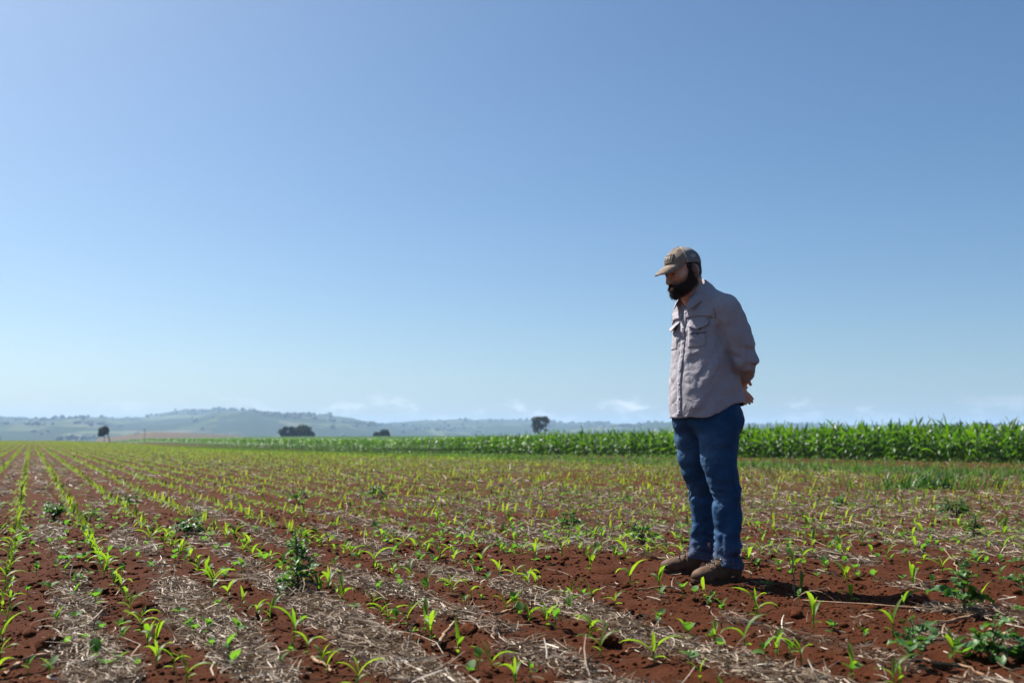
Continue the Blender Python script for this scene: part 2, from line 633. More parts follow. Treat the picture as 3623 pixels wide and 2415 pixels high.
def scatter(V, F, pos, rz, sc, tilt=0.0):
    """many copies of one small mesh in one array, for what nobody would count"""
    n, k = len(pos), len(V)
    c, s = np.cos(rz)[:, None], np.sin(rz)[:, None]
    v = V[None] * sc[:, None, None]
    if tilt:
        tx = RNG.uniform(-tilt, tilt, n)[:, None]
        y = v[..., 1] * np.cos(tx) - v[..., 2] * np.sin(tx)
        z = v[..., 1] * np.sin(tx) + v[..., 2] * np.cos(tx)
        v = np.stack([v[..., 0], y, z], -1)
    X = v[..., 0] * c - v[..., 1] * s + pos[:, 0:1]
    Y = v[..., 0] * s + v[..., 1] * c + pos[:, 1:2]
    Z = v[..., 2] + pos[:, 2:3]
    VV = np.stack([X, Y, Z], -1).reshape(-1, 3)
    FF = (np.asarray(F)[None] + (np.arange(n) * k)[:, None, None]).reshape(-1, np.asarray(F).shape[1])
    return VV, FF


def in_view(x, y, m=0.06):
    return np.abs(x) < (.5143 + m) * y + .25


# ------------------------------------------------------------------ dry straw mulch
def straw_mesh(n, y0, y1, wid, lo, hi, lift, seed, minc=0.0):
    rng = np.random.default_rng(seed)
    got = []
    while sum(len(g) for g in got) < n:
        k = n * 3
        y = np.sqrt(rng.uniform(y0 ** 2, y1 ** 2, k)); x = rng.uniform(-1, 1, k) * (.60 * y + .4)
        c = straw_cover(x, y) + .035
        u, v = uv_of(x, y)
        ok = (rng.uniform(0, 1, k) < np.clip(c, 0, 1) ** 1.7) & (u < 26)
        got.append(np.stack([x[ok], y[ok]], -1))
    P = np.concatenate(got)[:n]
    n = len(P)
    L = rng.uniform(lo, hi, n) * rng.uniform(.6, 1.25, n)
    ang = rng.uniform(0, 2 * np.pi, n)
    ang = np.where(rng.uniform(0, 1, n) < .35, math.atan2(.901, -.4337) + rng.normal(0, .5, n), ang)
    bend = rng.normal(0, .8, n)
    pitch = rng.normal(0, .16, n) + (rng.uniform(0, 1, n) < .06) * rng.uniform(.2, .9, n)
    W = wid * rng.uniform(.55, 1.5, n)
    tone = np.clip(rng.beta(1.5, 1.6, n) * rng.uniform(.5, 1.15, n), 0, 1)
    roll = rng.uniform(0, 2 * np.pi, n)
    segs = 3
    s = np.linspace(-.5, .5, segs + 1)[None, :]
    th = ang[:, None] + bend[:, None] * s * 1.6
    dx = np.cos(th) * L[:, None] / segs; dy = np.sin(th) * L[:, None] / segs
    X = np.cumsum(dx, 1) - dx.mean(1, keepdims=True) * (segs + 1) / 2 + P[:, 0:1]
    Y = np.cumsum(dy, 1) - dy.mean(1, keepdims=True) * (segs + 1) / 2 + P[:, 1:2]
    base = ground_h(P[:, 0], P[:, 1])[:, None]
    g = ground_h(X, Y)
    Z = np.maximum(base + np.abs(np.sin(pitch))[:, None] * (s + .5) * L[:, None], g) + rng.exponential(lift, n)[:, None] + .002 - .12 * lift * (s * 2) ** 2
    nx, ny = -np.sin(th), np.cos(th)
    cr, sr = np.cos(roll)[:, None], np.sin(roll)[:, None]
    w = W[:, None] / 2 * np.array([.8, 1, 1, .6])[None, :]
    A = np.stack([X + nx * w * cr, Y + ny * w * cr, Z + w * sr], -1)
    B = np.stack([X - nx * w * cr, Y - ny * w * cr, Z - w * sr], -1)
    V = np.stack([A, B], 2).reshape(-1, 3)
    f = np.array([[2 * i, 2 * i + 1, 2 * i + 3, 2 * i + 2] for i in range(segs)])
    F = (f[None] + (np.arange(n) * 2 * (segs + 1))[:, None, None]).reshape(-1, 4)
    return V, F, np.repeat(tone, 2 * (segs + 1))


def build_straw():
    Vs, Fs, Ts, o = [], [], [], 0
    for a in ((23000, 2.6, 5.2, .0041, .025, .10, .010, 1), (18500, 5.0, 8.2, .0044, .03, .12, .011, 2),
              (14000, 8.0, 14, .0062, .04, .15, .012, 3), (7500, 14, 34, .011, .07, .22, .014, 4), (260, 2.8, 7.0, .004, .14, .32, .012, 5)):
        V, F, T = straw_mesh(*a)
        Vs.append(V); Fs.append(F + o); Ts.append(T); o += len(V)
    me = np_mesh('straw_mulch', np.concatenate(Vs), np.concatenate(Fs), M['straw'], True, {'tone': np.concatenate(Ts)})
    tag(add_obj('straw_mulch', me), kind='stuff')


build_straw()


def lump(seed, sub=2, amp=.28):
    bm = bmesh.new()
    bmesh.ops.create_icosphere(bm, subdivisions=sub, radius=1)
    rng = random.Random(seed)
    ox = rng.uniform(0, 90)
    for v in bm.verts:
        c = v.co
        k = 1 + amp * vnoise([c.x * 1.3 + ox + c.z * .7], [c.y * 1.3 + c.z * .9], .8, seed)[0] + amp * .5 * vnoise([c.x * 3 + ox], [c.y * 3 + c.z * 2], .8, seed + 1)[0]
        v.co = Vector((c.x, c.y, c.z * .75)) * k
    V = np.array([tuple(v.co) for v in bm.verts]); F = np.array([[v.index for v in f.verts] for f in bm.faces])
    bm.free()
    return V, F


def build_crumbs():
    """small crumbs of soil lying on the bare strips"""
    rng = np.random.default_rng(55)
    parts, tot = [], 0
    Vs, Fs = [], []
    for k in range(4):
        V, F = lump(70 + k, 1, .3)
        for (y0, y1, n, lo, hi) in ((2.7, 5.5, 1900, .004, .013), (5.5, 10, 1150, .007, .020), (2.7, 9, 110, .014, .034)):
            y = np.sqrt(rng.uniform(y0 ** 2, y1 ** 2, n * 3)); x = rng.uniform(-1, 1, n * 3) * (.58 * y + .3)
            ok = rng.uniform(0, 1, n * 3) > straw_cover(x, y) * .95 + .05
            x, y = x[ok][:n], y[ok][:n]
            s = lo + (hi - lo) * rng.uniform(0, 1, len(x)) ** 2.6
            pos = np.stack([x, y, ground_h(x, y) + s * .15], -1)
            v, f = scatter(V, F, pos, rng.uniform(0, 6.3, len(x)), s)
            Vs.append(v); Fs.append(f + tot); tot += len(v)
    tag(add_obj('soil_crumbs', np_mesh('soil_crumbs', np.concatenate(Vs), np.concatenate(Fs), M['soil'])), kind='stuff')


build_crumbs()

CLODS = [(-1.62, 3.58, .042, 'dark rounded soil clod in pale straw near the bottom left corner, beside small seedlings'),
         (.36, 3.75, .033, 'dark soil clod on bare red soil, just right of a corn seedling'),
         (-.16, 3.89, .034, 'dark crumbly soil clod behind a seedling and beside a forked dry stub'),
         (.20, 3.40, .026, 'small soil clod by the straw close to the camera, below the middle'),
         (1.62, 3.95, .036, 'soil clod on the bare strip in front of the long pale stalk'),
         (1.22, 4.35, .030, 'soil clod between the near boot and the pale mulch strip')]
for i, (x, y, r, lab) in enumerate(CLODS):
    V, F = lump(200 + i, 3, .34)
    o = add_obj('soil_clod', np_mesh('soil_clod', V * r, F, M['soil']), None, (x, y, gh(x, y) + r * .25), (0, 0, i * 1.3))
    tag(o, lab, 'soil clod', 'larger clods of soil')


def dead_stalk(a, b, r0, r1, lab, arc=0.0, cat='stalk', fork=False, pale=False, wig=.012, seed=0):
    rng = random.Random(seed)
    A = Vector((a[0], a[1], gh(*a) + r0 + (a[2] if len(a) > 2 else 0)))
    B = Vector((b[0], b[1], gh(b[0], b[1]) + r1 + (b[2] if len(b) > 2 else 0)))
    n = 9
    pts, rad = [], []
    for i in range(n + 1):
        s = i / n
        p = A.lerp(B, s)
        p.z += arc * 4 * s * (1 - s)
        if not arc and len(a) < 3 and len(b) < 3: p.z = max(p.z, gh(p.x, p.y) + r0 * .7)
        p += Vector((rng.uniform(-wig, wig), rng.uniform(-wig, wig), rng.uniform(0, wig * .5)))
        pts.append(p - A); rad.append((r0 + (r1 - r0) * s) * (1.18 if i % 3 == 0 else 1.0))
    parts = [tube_np(pts, rad, 6)]
    if fork:
        q = pts[6]
        parts.append(tube_np([q, q + Vector((.02, .03, .025)), q + Vector((.05, .05, .03))], [r1, r1 * .8, r1 * .4], 5))
    V, F = join_np(parts)
    o = add_obj('dry_stalk', np_mesh('dry_stalk', V, F, M['stalk']), None, A)
    tag(o, lab, cat, 'dry stalks lying on the soil')


dead_stalk((1.36, 4.72), (2.12, 4.22), .0042, .003, 'long thin pale stalk lying across the mulch in front of the shadow', .012, wig=.008, seed=1)
dead_stalk((1.66, 4.00), (1.93, 4.16), .0085, .006, 'short thick orange brown stalk beside the large lobed weed right of the man', 0, seed=2)
dead_stalk((1.36, 4.90), (1.52, 4.76), .003, .002, 'thin bowed straw arching over the edge of the shadow', .05, wig=.003, seed=3)
dead_stalk((1.98, 5.12), (2.40, 5.30), .0045, .0025, 'slender bent stem lying behind the shadow by a corn seedling', .025, seed=4)
dead_stalk((1.36, 6.08), (1.58, 6.22), .006, .004, 'brown stalk piece just right of the near trouser cuff', 0, seed=5)
dead_stalk((1.80, 3.84), (1.88, 3.70), .010, .008, 'stubby orange brown stalk in the bottom right corner', 0, seed=6)
dead_stalk((1.42, 3.52), (1.56, 3.30), .006, .004, 'pale broken stalk by the frame bottom left of the corner weed', 0, seed=7)
dead_stalk((-.46, 6.72), (-.30, 7.08), .006, .004, 'dark forked stalk raised over a straw heap left of the man', .02, fork=True, seed=8)
dead_stalk((-.29, 3.72), (-.22, 3.96, .03), .008, .006, 'short forked stub poking up beside a corn seedling near the bottom', 0, fork=True, seed=9)
dead_stalk((.40, 3.62), (.63, 3.78), .005, .003, 'brown straight stick in bare soil left of a tall seedling', 0, seed=10)
dead_stalk((-.68, 3.48), (-.57, 3.33), .007, .005, 'broken orange stalk in dark soil at the bottom of the frame', 0, seed=11)
dead_stalk((2.42, 5.45), (2.41, 5.60, .13), .006, .0045, 'upright pinkish stub standing behind the shadow', 0, seed=12)
dead_stalk((.12, 4.47), (.42, 4.56), .006, .004, 'brown twig beside the straw in front of the far boot', 0, seed=13)
dead_stalk((-.08, 4.3), (.09, 4.46), .007, .004, 'dark brown stick on bare soil between two seedlings', 0, seed=14)
dead_stalk((1.42, 5.12), (1.43, 5.16, .17), .0035, .003, 'upright thin brown stem standing right of the boots', 0, wig=.005, seed=15)
dead_stalk((-1.62, 3.28), (-1.50, 3.40), .009, .006, 'curled dry stub in the bottom left corner', .03, seed=16)
dead_stalk((.60, 4.9), (.83, 5.0), .005, .004, 'thin brown stem leaning on straw before the far boot toe', .01, seed=17)

# ------------------------------------------------------------------ corn seedlings
def sl(L, w, b, d, tw=0.0, wv=.0, k=0): return blade(L, w, b, d, 7, .45, tw, wave=wv, rngp=k)


LEAF_KINDS = [sl(.135, .026, 1.20, 1.30, .35), sl(.15, .025, 1.10, 1.45, -.4), sl(.115, .022, 1.15, 1.05, .25), sl(.10, .015, 1.40, .50, .5),
              sl(.125, .027, 1.0, 1.9, -.2, .02), sl(.055, .022, .85, .75, 0), sl(.165, .024, 1.25, 1.2, .6), sl(.085, .016, 1.38, .7, -.5),
              sl(.14, .026, .85, 1.25, .3), sl(.048, .020, .45, .9, 0)]
LEAF_ME = [np_mesh('leaf', V, F, M['seedling']) for V, F in LEAF_KINDS]
STEM_ME, STEM_V = [], []
for k in range(3):
    hgt = (.050, .060, .042)[k]
    V, F = tube_np([(0, 0, -.02), (.001, 0, .01), (.002, .001, hgt * .6), (.003, .001, hgt)], [.0034, .0034, .0033, .0026], 6)
    STEM_V.append((V, F, hgt)); STEM_ME.append(np_mesh('stem', V, F, M['seedling']))
# each habit: (leaf kind, azimuth deg, height share, scale)
HABITS = [
    ('arching leaves', [(0, 0, .8, 1), (1, 180, .7, 1), (3, 20, 1, 1), (5, 190, .35, 1)]),
    ('one drooping leaf', [(2, 0, .9, 1.1), (4, 175, .75, 1), (9, 30, .3, 1)]),
    ('three spread leaves', [(8, 10, .8, .9), (0, 170, .8, 1), (7, 60, 1, .9), (9, 200, .3, 1.2)]),
    ('narrow upright leaves', [(3, 10, 1, 1.25), (2, 185, .9, .9), (7, 100, 1, .8), (5, 170, .4, .8)]),
    ('a tall twisted leaf', [(6, 0, .9, 1), (1, 190, .7, .85), (3, 45, 1, .9), (9, 150, .35, 1)]),
    ('short stubby leaves', [(2, 0, .9, .65), (7, 180, .9, .8), (5, 95, .5, .8)]),
    ('wide drooping leaves', [(4, 0, .85, 1.1), (4, 170, .75, .95), (2, 80, 1, .8), (5, 200, .35, 1)]),
]
WHOLE_ME = []
for hi, (nm, leaves) in enumerate(HABITS):
    V0, F0, hgt = STEM_V[hi % 3]
    parts = [(V0, F0)]
    for (lk, a, zs, s) in leaves:
        parts.append((xf(LEAF_KINDS[lk][0], R(a), (.002, 0, hgt * zs), s), LEAF_KINDS[lk][1]))
    V, F = join_np(parts)
    WHOLE_ME.append(np_mesh('corn_seedling', V, F, M['seedling']))


def seedling(x, y, habit, rz, s, parts, label, group=None):
    z = gh(x, y)
    if not parts:
        o = add_obj('corn_seedling', WHOLE_ME[habit], None, (x, y, z), (0, 0, rz), s)
    else:
        o = add_obj('corn_seedling', None, None, (x, y, z), (0, 0, rz), s)
        add_obj('stem', STEM_ME[habit % 3], o)
        hgt = STEM_V[habit % 3][2]
        for (lk, a, zs, ls) in HABITS[habit][1]:
            add_obj('leaf', LEAF_ME[lk], o, (.002, 0, hgt * zs), (RNG.normal(0, .12), RNG.normal(0, .10), R(a + RNG.normal(0, 16))), ls * RNG.uniform(.88, 1.12))
    tag(o, label, 'corn seedling', group)
    return o


def pairs(s): return [tuple(map(float, p.split(','))) for p in s.split()]


CORN = pairs('-3.31,6.70 -2.95,5.96 -2.74,5.48 -2.45,4.89 -2.25,4.49 -2.11,4.25 -1.89,3.78 -1.75,3.49 -3.71,8.62 -3.22,7.64 -2.94,7.05 -2.51,6.16 -2.39,5.96 -2.11,5.37 -1.94,5.03 -1.73,4.56 -1.61,4.28 -1.49,4.09 -1.34,3.75 -1.26,3.61 -1.09,3.30 -1.00,3.15 -2.98,8.10 -2.71,7.64 -2.56,7.14 -2.48,7.23 -2.30,6.87 -2.12,6.46 -1.99,6.24 -1.84,5.90 -1.65,5.48 -1.47,4.98 -1.33,4.76 -1.08,4.31 -0.96,4.03 -0.80,3.75 -0.64,3.45 -2.16,7.64 -2.04,7.43 -1.80,6.78 -1.68,6.54 -1.54,6.24 -1.34,5.90 -0.92,4.85 -0.85,4.93 -0.78,4.64 -0.51,4.18 -0.30,3.78 -0.19,3.61 -0.67,5.68 -0.56,5.54 -0.44,5.27 -0.31,5.03 -0.19,4.76 0.14,4.03 0.30,3.86 0.48,3.45 -0.48,3.19 0.01,3.19 -1.10,6.62 -0.84,6.16 -0.66,6.87 -0.45,6.38 -0.18,5.90 0.08,5.17 0.12,5.10 0.37,4.76 0.46,4.53 0.73,5.03 0.60,5.17 0.45,5.83 0.31,6.31 0.16,6.54 0.02,7.05 -0.29,7.43 0.85,6.38 0.99,7.05 0.93,6.10 -0.35,6.10 -0.94,10.27 -0.86,10.36 -0.70,10.07 -0.51,9.98 -0.40,8.49 -0.64,8.69 -0.23,8.35 -0.02,8.98 0.14,8.83 0.34,8.23 0.30,7.64 0.53,7.98 0.48,7.28 0.64,7.81 0.73,6.78 0.89,4.71 1.07,4.47 1.02,4.21 0.84,3.69 1.22,4.12 1.46,3.91 0.98,3.46 0.59,3.20 1.21,3.19 1.53,3.55 2.03,4.42 1.79,5.45 1.62,5.81 1.44,6.15 2.04,6.86 2.46,7.09 2.29,6.44 2.71,6.95 2.47,6.08 2.38,5.60 2.04,5.16 1.60,4.79 1.43,5.02 1.78,4.61 2.04,6.29 1.97,7.60 2.40,8.72 2.49,8.44 2.68,8.18 3.00,8.18 3.29,8.25 3.13,7.71 3.68,8.31 4.01,8.31 3.65,7.49 4.13,9.86 3.73,9.68 3.99,11.11 4.55,14.08 3.78,12.13 3.11,10.45')
BROAD = pairs('-1.56,3.58 -1.51,3.61 -1.74,3.89 -1.72,4.00 -2.27,4.98 -2.17,5.03 -2.20,5.17 -2.27,5.43 -2.04,4.31 -1.95,4.53 -1.81,4.45 -1.77,4.31 -1.56,3.87 -1.47,3.82 -1.40,3.67 -1.18,3.21 -1.28,3.32 -1.38,3.39 -1.33,3.27 -1.47,3.25 -1.50,3.17 -1.26,3.17 -1.37,4.18 -1.26,3.97 -1.17,3.75 -1.12,3.75 -1.24,4.28 -1.17,4.20 -0.97,3.61 -1.04,3.53 -0.93,3.35 -0.87,3.19 -0.76,3.36 -0.76,3.51 -0.80,3.87 -2.27,6.13 -2.32,6.66 -2.36,5.35 -2.61,5.56 -2.40,5.03 -2.35,5.10 -2.56,5.68 -3.04,6.66 -3.21,7.19 -2.59,5.93 -2.54,5.93 -2.53,5.99 -2.74,6.13 -3.20,6.74 -0.11,3.36 -0.37,3.82 -0.67,4.31 -0.46,4.03 0.01,4.31 0.03,4.09 0.17,3.96 0.24,4.31 0.27,4.43 0.31,4.43 0.59,4.09 0.69,4.70 0.21,4.70 0.25,4.70 -0.14,4.58 -0.22,4.66 -0.41,4.78 -0.53,4.83 -0.65,4.91 -0.32,4.91 -0.23,5.77 -0.13,5.29 -0.18,5.40 -0.05,6.50 -0.09,6.82 0.01,6.24 0.11,6.34 -0.20,7.38 -0.74,6.34 -0.75,6.66 -0.60,6.42 -0.56,6.34 -0.49,6.27 -0.99,6.34 -0.96,6.34 -0.48,6.58 -0.39,7.59 -0.13,3.21 0.06,3.21 0.66,6.20 0.22,6.06 0.14,6.06 0.80,4.75 0.83,4.59 0.92,4.67 0.87,4.49 0.89,4.30 0.64,3.69 0.75,3.86 0.73,3.57 0.58,3.33 1.23,3.91 1.29,3.73 1.07,3.22 0.81,3.28 0.95,3.48 1.52,3.44 1.50,3.45 2.06,4.13 1.92,5.37 1.89,5.54 1.54,5.84 1.29,5.12 1.32,4.67 2.08,5.02 1.28,5.43 1.44,5.97 2.11,6.56 1.77,6.48 1.91,6.40 2.18,6.04 2.29,6.11 2.43,6.25 2.77,5.91 2.63,5.72 2.75,6.04 2.98,6.04 3.01,6.04 2.59,5.37')
ONES = ['first', 'second', 'third', 'fourth', 'fifth', 'sixth', 'seventh', 'eighth', 'ninth', 'tenth', 'eleventh', 'twelfth', 'thirteenth', 'fourteenth', 'fifteenth',
        'sixteenth', 'seventeenth', 'eighteenth', 'nineteenth', 'twentieth']
TENS = ['twenty', 'thirty', 'forty', 'fifty', 'sixty', 'seventy', 'eighty', 'ninety', 'hundred']


def nth(i):
    if i < 20: return ONES[i]
    if i >= 100: return 'hundred and ' + nth(i - 100)
    if i == 99: return 'hundredth'
    t_, o_ = divmod(i + 1, 10)
    return (TENS[t_ - 2][:-1] + 'ieth') if o_ == 0 else f'{TENS[t_ - 2]}-{ONES[o_ - 1]}'


def row_of(x, y): return int(round((uv_of(x, y)[0] - ROW0) / ROWS))


def build_corn_seedlings():
    rng = random.Random(3)
    pts = [(x, y, row_of(x, y), True) for x, y in CORN if y < 9]
    have = np.array([(x, y) for x, y in CORN])
    extra = []
    for k in range(-3, 60):
        u = ROW0 + ROWS * k
        v = 2.0 + rng.uniform(0, .2)
        while v < 60:
            v += rng.uniform(.11, .19)
            uu = u + rng.gauss(0, .014)
            if rng.random() < .06: continue
            x, y = xy_of(uu, v)
            if y < 3.0 or not in_view(np.array(x), np.array(y), .0): continue
            if y < 6.2 and (k > 5 or rng.random() < .25): continue
            if uu > 15.3 or y > 40: continue
            if np.min(np.hypot(have[:, 0] - x, have[:, 1] - y)) < .12: continue
            if math.hypot(x - 1.05, y - 5.4) < .45: continue
            extra.append((x, y, k, False))
    extra.sort(key=lambda p: p[1])
    allp = pts + extra[:300 - len(pts)]
    rest = extra[300 - len(pts):]
    rows = {}
    for p in sorted(allp, key=lambda p: p[1]):
        rows.setdefault(p[2], []).append(p)
    for k, ps in rows.items():
        rowname = f'{nth(k)} row from left' if k >= 0 else ('the far left short row' if k == -1 else f'the {nth(-k - 1)} short row at far left')
        for j, (x, y, _, dig) in enumerate(ps):
            hab = rng.choices(range(7), [6, 3, 4.5, 1.2, 3.5, .8, 2.5])[0]
            s = rng.uniform(.66, 1.08) * (1.0 if dig else .86)
            if y < 4.8: s *= .92
            label = f'corn seedling with {HABITS[hab][0]}, {nth(j)} from near end of {rowname}'
            # a corn plant spreads its leaves mostly across the row, with a lot of scatter
            seedling(x, y, hab, rng.uniform(0, 6.28), s, dig, label, 'young corn seedlings in rows')
    # everything further out in the rows: one object
    far = [p[:2] for p in rest]
    for k in range(-30, 33):
        u = ROW0 + ROWS * k
        v = 30.0
        while v < 275:
            d = max(1.0, v / 55)
            v += rng.uniform(.14, .22) * d ** 1.4
            x, y = xy_of(u + rng.gauss(0, .03 * d), v)
            if y <= 40 or not in_view(np.array(x), np.array(y), .03): continue
            far.append((x, y))
    for p in CORN:
        if p[1] >= 9: far.append(p)
    far = np.array(far)
    print('seedlings', len(allp), 'far', len(far))
    Vs, Fs, T, o = [], [], [], 0
    low = []
    for hs in ((0, 1, 3), (2, 4, 7), (8, 6, 3), (2, 1, 7)):
        ps = []
        for q, lk in enumerate(hs):
            a = blade((.135, .15, .12)[q], .026, (1.0, 1.1, 1.45)[q], (1.5, 1.9, .5)[q], 2, 0)
            V = a[0].reshape(-1, 3, 3)[:, [0, 2]].reshape(-1, 3)
            ps.append((xf(V, R((0, 180, 60)[q] + 25 * lk), (0, 0, .04)), grid_faces(2, 3)))
        low.append(join_np(ps))
    idx = np.arange(len(far)) % 4
    RNG.shuffle(idx)
    dist = np.hypot(far[:, 0], far[:, 1])
    for q in range(4):
        P = far[idx == q]; d = dist[idx == q]
        pos = np.stack([P[:, 0], P[:, 1], ground_h(P[:, 0], P[:, 1])], -1)
        sc = RNG.uniform(.65, 1.0, len(P)) * (1 + .5 * sstep(50, 150, d))
        v, f = scatter(low[q][0], low[q][1], pos, RNG.uniform(0, 6.28, len(P)), sc)
        Vs.append(v); Fs.append(f + o); o += len(v)
        T.append(np.repeat(RNG.uniform(0, 1, len(P)), len(low[q][0])))
    tag(add_obj('corn_seedling_rows', np_mesh('corn_seedling_rows', np.concatenate(Vs), np.concatenate(Fs), M['seed_far'], True, {'tone': np.concatenate(T)})), kind='stuff')


build_corn_seedlings()

# ------------------------------------------------------------------ broadleaf seedlings
def oval(L, w, b, d, n=6, fold=.3): return blade(L, w, b, d, n, fold, 0, shape=lambda s: (math.sin(math.pi * (.06 + .92 * s) ** .82)) ** .75 if s < .999 else 0)


BL_KINDS = [oval(.040, .032, .7, .3), oval(.046, .028, .95, .4), oval(.036, .034, .35, .5), oval(.026, .016, 1.2, .3), oval(.044, .030, 1.05, .35), oval(.032, .020, .55, .6)]
BL_ME = [np_mesh('leaf', V, F, M['broad']) for V, F in BL_KINDS]
BS_ME, BS_H = [], (.035, .05, .025)
for hgt in BS_H:
    V, F = tube_np([(0, 0, -.015), (.001, .001, hgt * .5), (.002, 0, hgt)], [.0018, .0017, .0014], 5)
    BS_ME.append((V, F, np_mesh('stem', V, F, M['broad'])))
BHAB = [('two round leaves', [(0, 0, 1, 1), (0, 180, 1, .9), (3, 90, 1, 1)]),
        ('one big oval leaf', [(4, 10, 1, 1), (5, 190, .8, 1), (3, 100, 1, .9)]),
        ('four small leaves', [(1, 0, 1, .8), (1, 180, 1, .8), (5, 95, .7, 1), (5, 270, .7, 1)]),
        ('flat opposite leaves', [(2, 0, .9, 1), (2, 180, .9, 1.05), (3, 70, 1, .8)]),
        ('clustered oval leaves', [(1, 0, 1, 1), (4, 120, 1, .85), (0, 240, .9, .9), (5, 60, .5, 1.1), (3, 180, 1, 1)])]
BW_ME = []
for hi, (nm, lv) in enumerate(BHAB):
    V0, F0, _ = BS_ME[hi % 3]
    parts = [(V0, F0)] + [(xf(BL_KINDS[lk][0], R(a), (0, 0, BS_H[hi % 3] * zs), s), BL_KINDS[lk][1]) for lk, a, zs, s in lv]
    V, F = join_np(parts)
    BW_ME.append(((V, F), np_mesh('broadleaf_seedling', V, F, M['broad'])))


def build_broadleaf():
    rng = random.Random(9)
    strips = {}
    for x, y in BROAD:
        k = int(math.floor((uv_of(x, y)[0] - ROW0) / ROWS))
        strips.setdefault(k, []).append((x, y, True))
    nrng = np.random.default_rng(17)
    n = 3000
    y = np.sqrt(nrng.uniform(5.4 ** 2, 11.5 ** 2, n)); x = nrng.uniform(-1, 1, n) * .51 * y
    ok = (np.hypot(x - 1.05, y - 5.4) > .5)
    ex = sorted(zip(x[ok], y[ok]), key=lambda p: p[1])
    keep = ex[::7]
    near = keep[:165]
    for x_, y_ in near:
        k = int(math.floor((uv_of(x_, y_)[0] - ROW0) / ROWS))
        strips.setdefault(k, []).append((float(x_), float(y_), False))
    cnt = 0
    for k, ps in strips.items():
        ps.sort(key=lambda p: p[1])
        where = f'between {nth(k)} and {nth(k + 1)} rows' if k >= 0 else f'{nth(-k - 1)} gap left of rows'
        for j, (x_, y_, dig) in enumerate(ps):
            hab = rng.choices(range(5), [4, 4, 2, 2, 2])[0]
            s = rng.uniform(.8, 1.25)
            z = gh(x_, y_)
            rz = rng.uniform(0, 6.28)
            if dig:
                o = add_obj('broadleaf_seedling', None, None, (x_, y_, z), (0, 0, rz), s)
                add_obj('stem', BS_ME[hab % 3][2], o)
                for lk, a, zs, ls in BHAB[hab][1]:
                    add_obj('leaf', BL_ME[lk], o, (0, 0, BS_H[hab % 3] * zs), (rng.gauss(0, .15), rng.gauss(0, .15), R(a + rng.gauss(0, 15))), ls * rng.uniform(.85, 1.15))
            else:
                o = add_obj('broadleaf_seedling', BW_ME[hab][1], None, (x_, y_, z), (0, 0, rz), s * 1.05)
            tag(o, f'weed seedling with {BHAB[hab][0]}, {nth(j)} from near end {where}', 'weed seedling', 'broadleaf weed seedlings between the corn rows')
            cnt += 1
    # the rest of the green between the rows, out to the far field
    Vs, Fs, T, o = [], [], [], 0
    for (y0, y1, n, sc0) in ((7, 14, 1300, .75), (14, 30, 2600, .9), (30, 75, 3200, 1.6)):
        y = np.sqrt(nrng.uniform(y0 ** 2, y1 ** 2, n)); x = nrng.uniform(-1, 1, n) * (.55 * y)
        u, v = uv_of(x, y)
        w = .35 + .65 * sstep(-.2, .6, vnoise(x, y, 2.2, 41) + .5 * vnoise(x, y, .7, 42))
        ok = (nrng.uniform(0, 1, n) < w) & (u < 27)
        x, y = x[ok], y[ok]
        for q in range(3):
            xx, yy = x[q::3], y[q::3]
            V, F = [(V[:, :], F) for V, F in (join_np([(xf(oval(.042, .03, .8, .4, 2, 0)[0].reshape(-1, 3, 3)[:, [0, 2]].reshape(-1, 3), R(a), (0, 0, .03 + .01 * q)), grid_faces(2, 3)) for a in (20 + q * 40, 150 + q * 25, 260 - q * 30)]),)][0]
            pos = np.stack([xx, yy, ground_h(xx, yy)], -1)
            v, f = scatter(V, F, pos, nrng.uniform(0, 6.28, len(xx)), sc0 * nrng.uniform(.7, 1.5, len(xx)))
            Vs.append(v); Fs.append(f + o); o += len(v)
            T.append(np.repeat(nrng.uniform(0, .6, len(xx)), len(V)))
    tag(add_obj('field_weeds', np_mesh('field_weeds', np.concatenate(Vs), np.concatenate(Fs), M['broad'], True, {'tone': np.concatenate(T)})), kind='stuff')
    print('broadleaf', cnt)


build_broadleaf()

# ------------------------------------------------------------------ larger weeds
def lobed_leaf(L, w, b, d, seed, pairs_=3):
    """a compound leaf: crinkled, toothed leaflets in pairs along a bent midrib, a bigger one at the tip"""
    rng = random.Random(seed)
    n = 6
    pts, x, z = [], 0.0, 0.0
    for i in range(n + 1):
        a = b - d * (i / n)
        if i: x += math.cos(a) * L * .62 / n; z += math.sin(a) * L * .62 / n
        pts.append((x, 0, z))
    parts = [tube_np(pts, [.0018 - .0010 * i / n for i in range(n + 1)], 4)]

    def leaflet(l, wd):
        ph = rng.uniform(0, 6)
        return blade(l, wd, .35, .9, 8, rng.uniform(.2, .6), rng.uniform(-.6, .6), wave=.07, rngp=ph,
                     shape=lambda s: (math.sin(math.pi * (.07 + .91 * s) ** .8) ** .7 * (.86 + .14 * math.cos(s * 26)) if s < .999 else 0))
    V, F = leaflet(L * .42, w * .75)
    parts.append((xf(V, 0, pts[-1], 1, 0, d - b), F))
    for q in range(pairs_):
        i = 2 + int(q * (n - 2) / max(1, pairs_))
        for sg in (-1, 1):
            V, F = leaflet(L * .30 * rng.uniform(.8, 1.1), w * .52)
            parts.append((xf(V, sg * rng.uniform(.95, 1.3), pts[i], 1, rng.gauss(0, .2), (d * i / n - b) * .5), F))
    return join_np(parts)


WL_ME = [np_mesh('leaf', *lobed_leaf(*a), M['weed']) for a in ((.11, .065, .7, 1.1, 1), (.09, .06, .95, .9, 2), (.13, .07, .45, 1.3, 3), (.07, .045, 1.15, .6, 4, 2), (.10, .075, .6, .7, 5, 3), (.05, .04, 1.2, .5, 6, 1))]


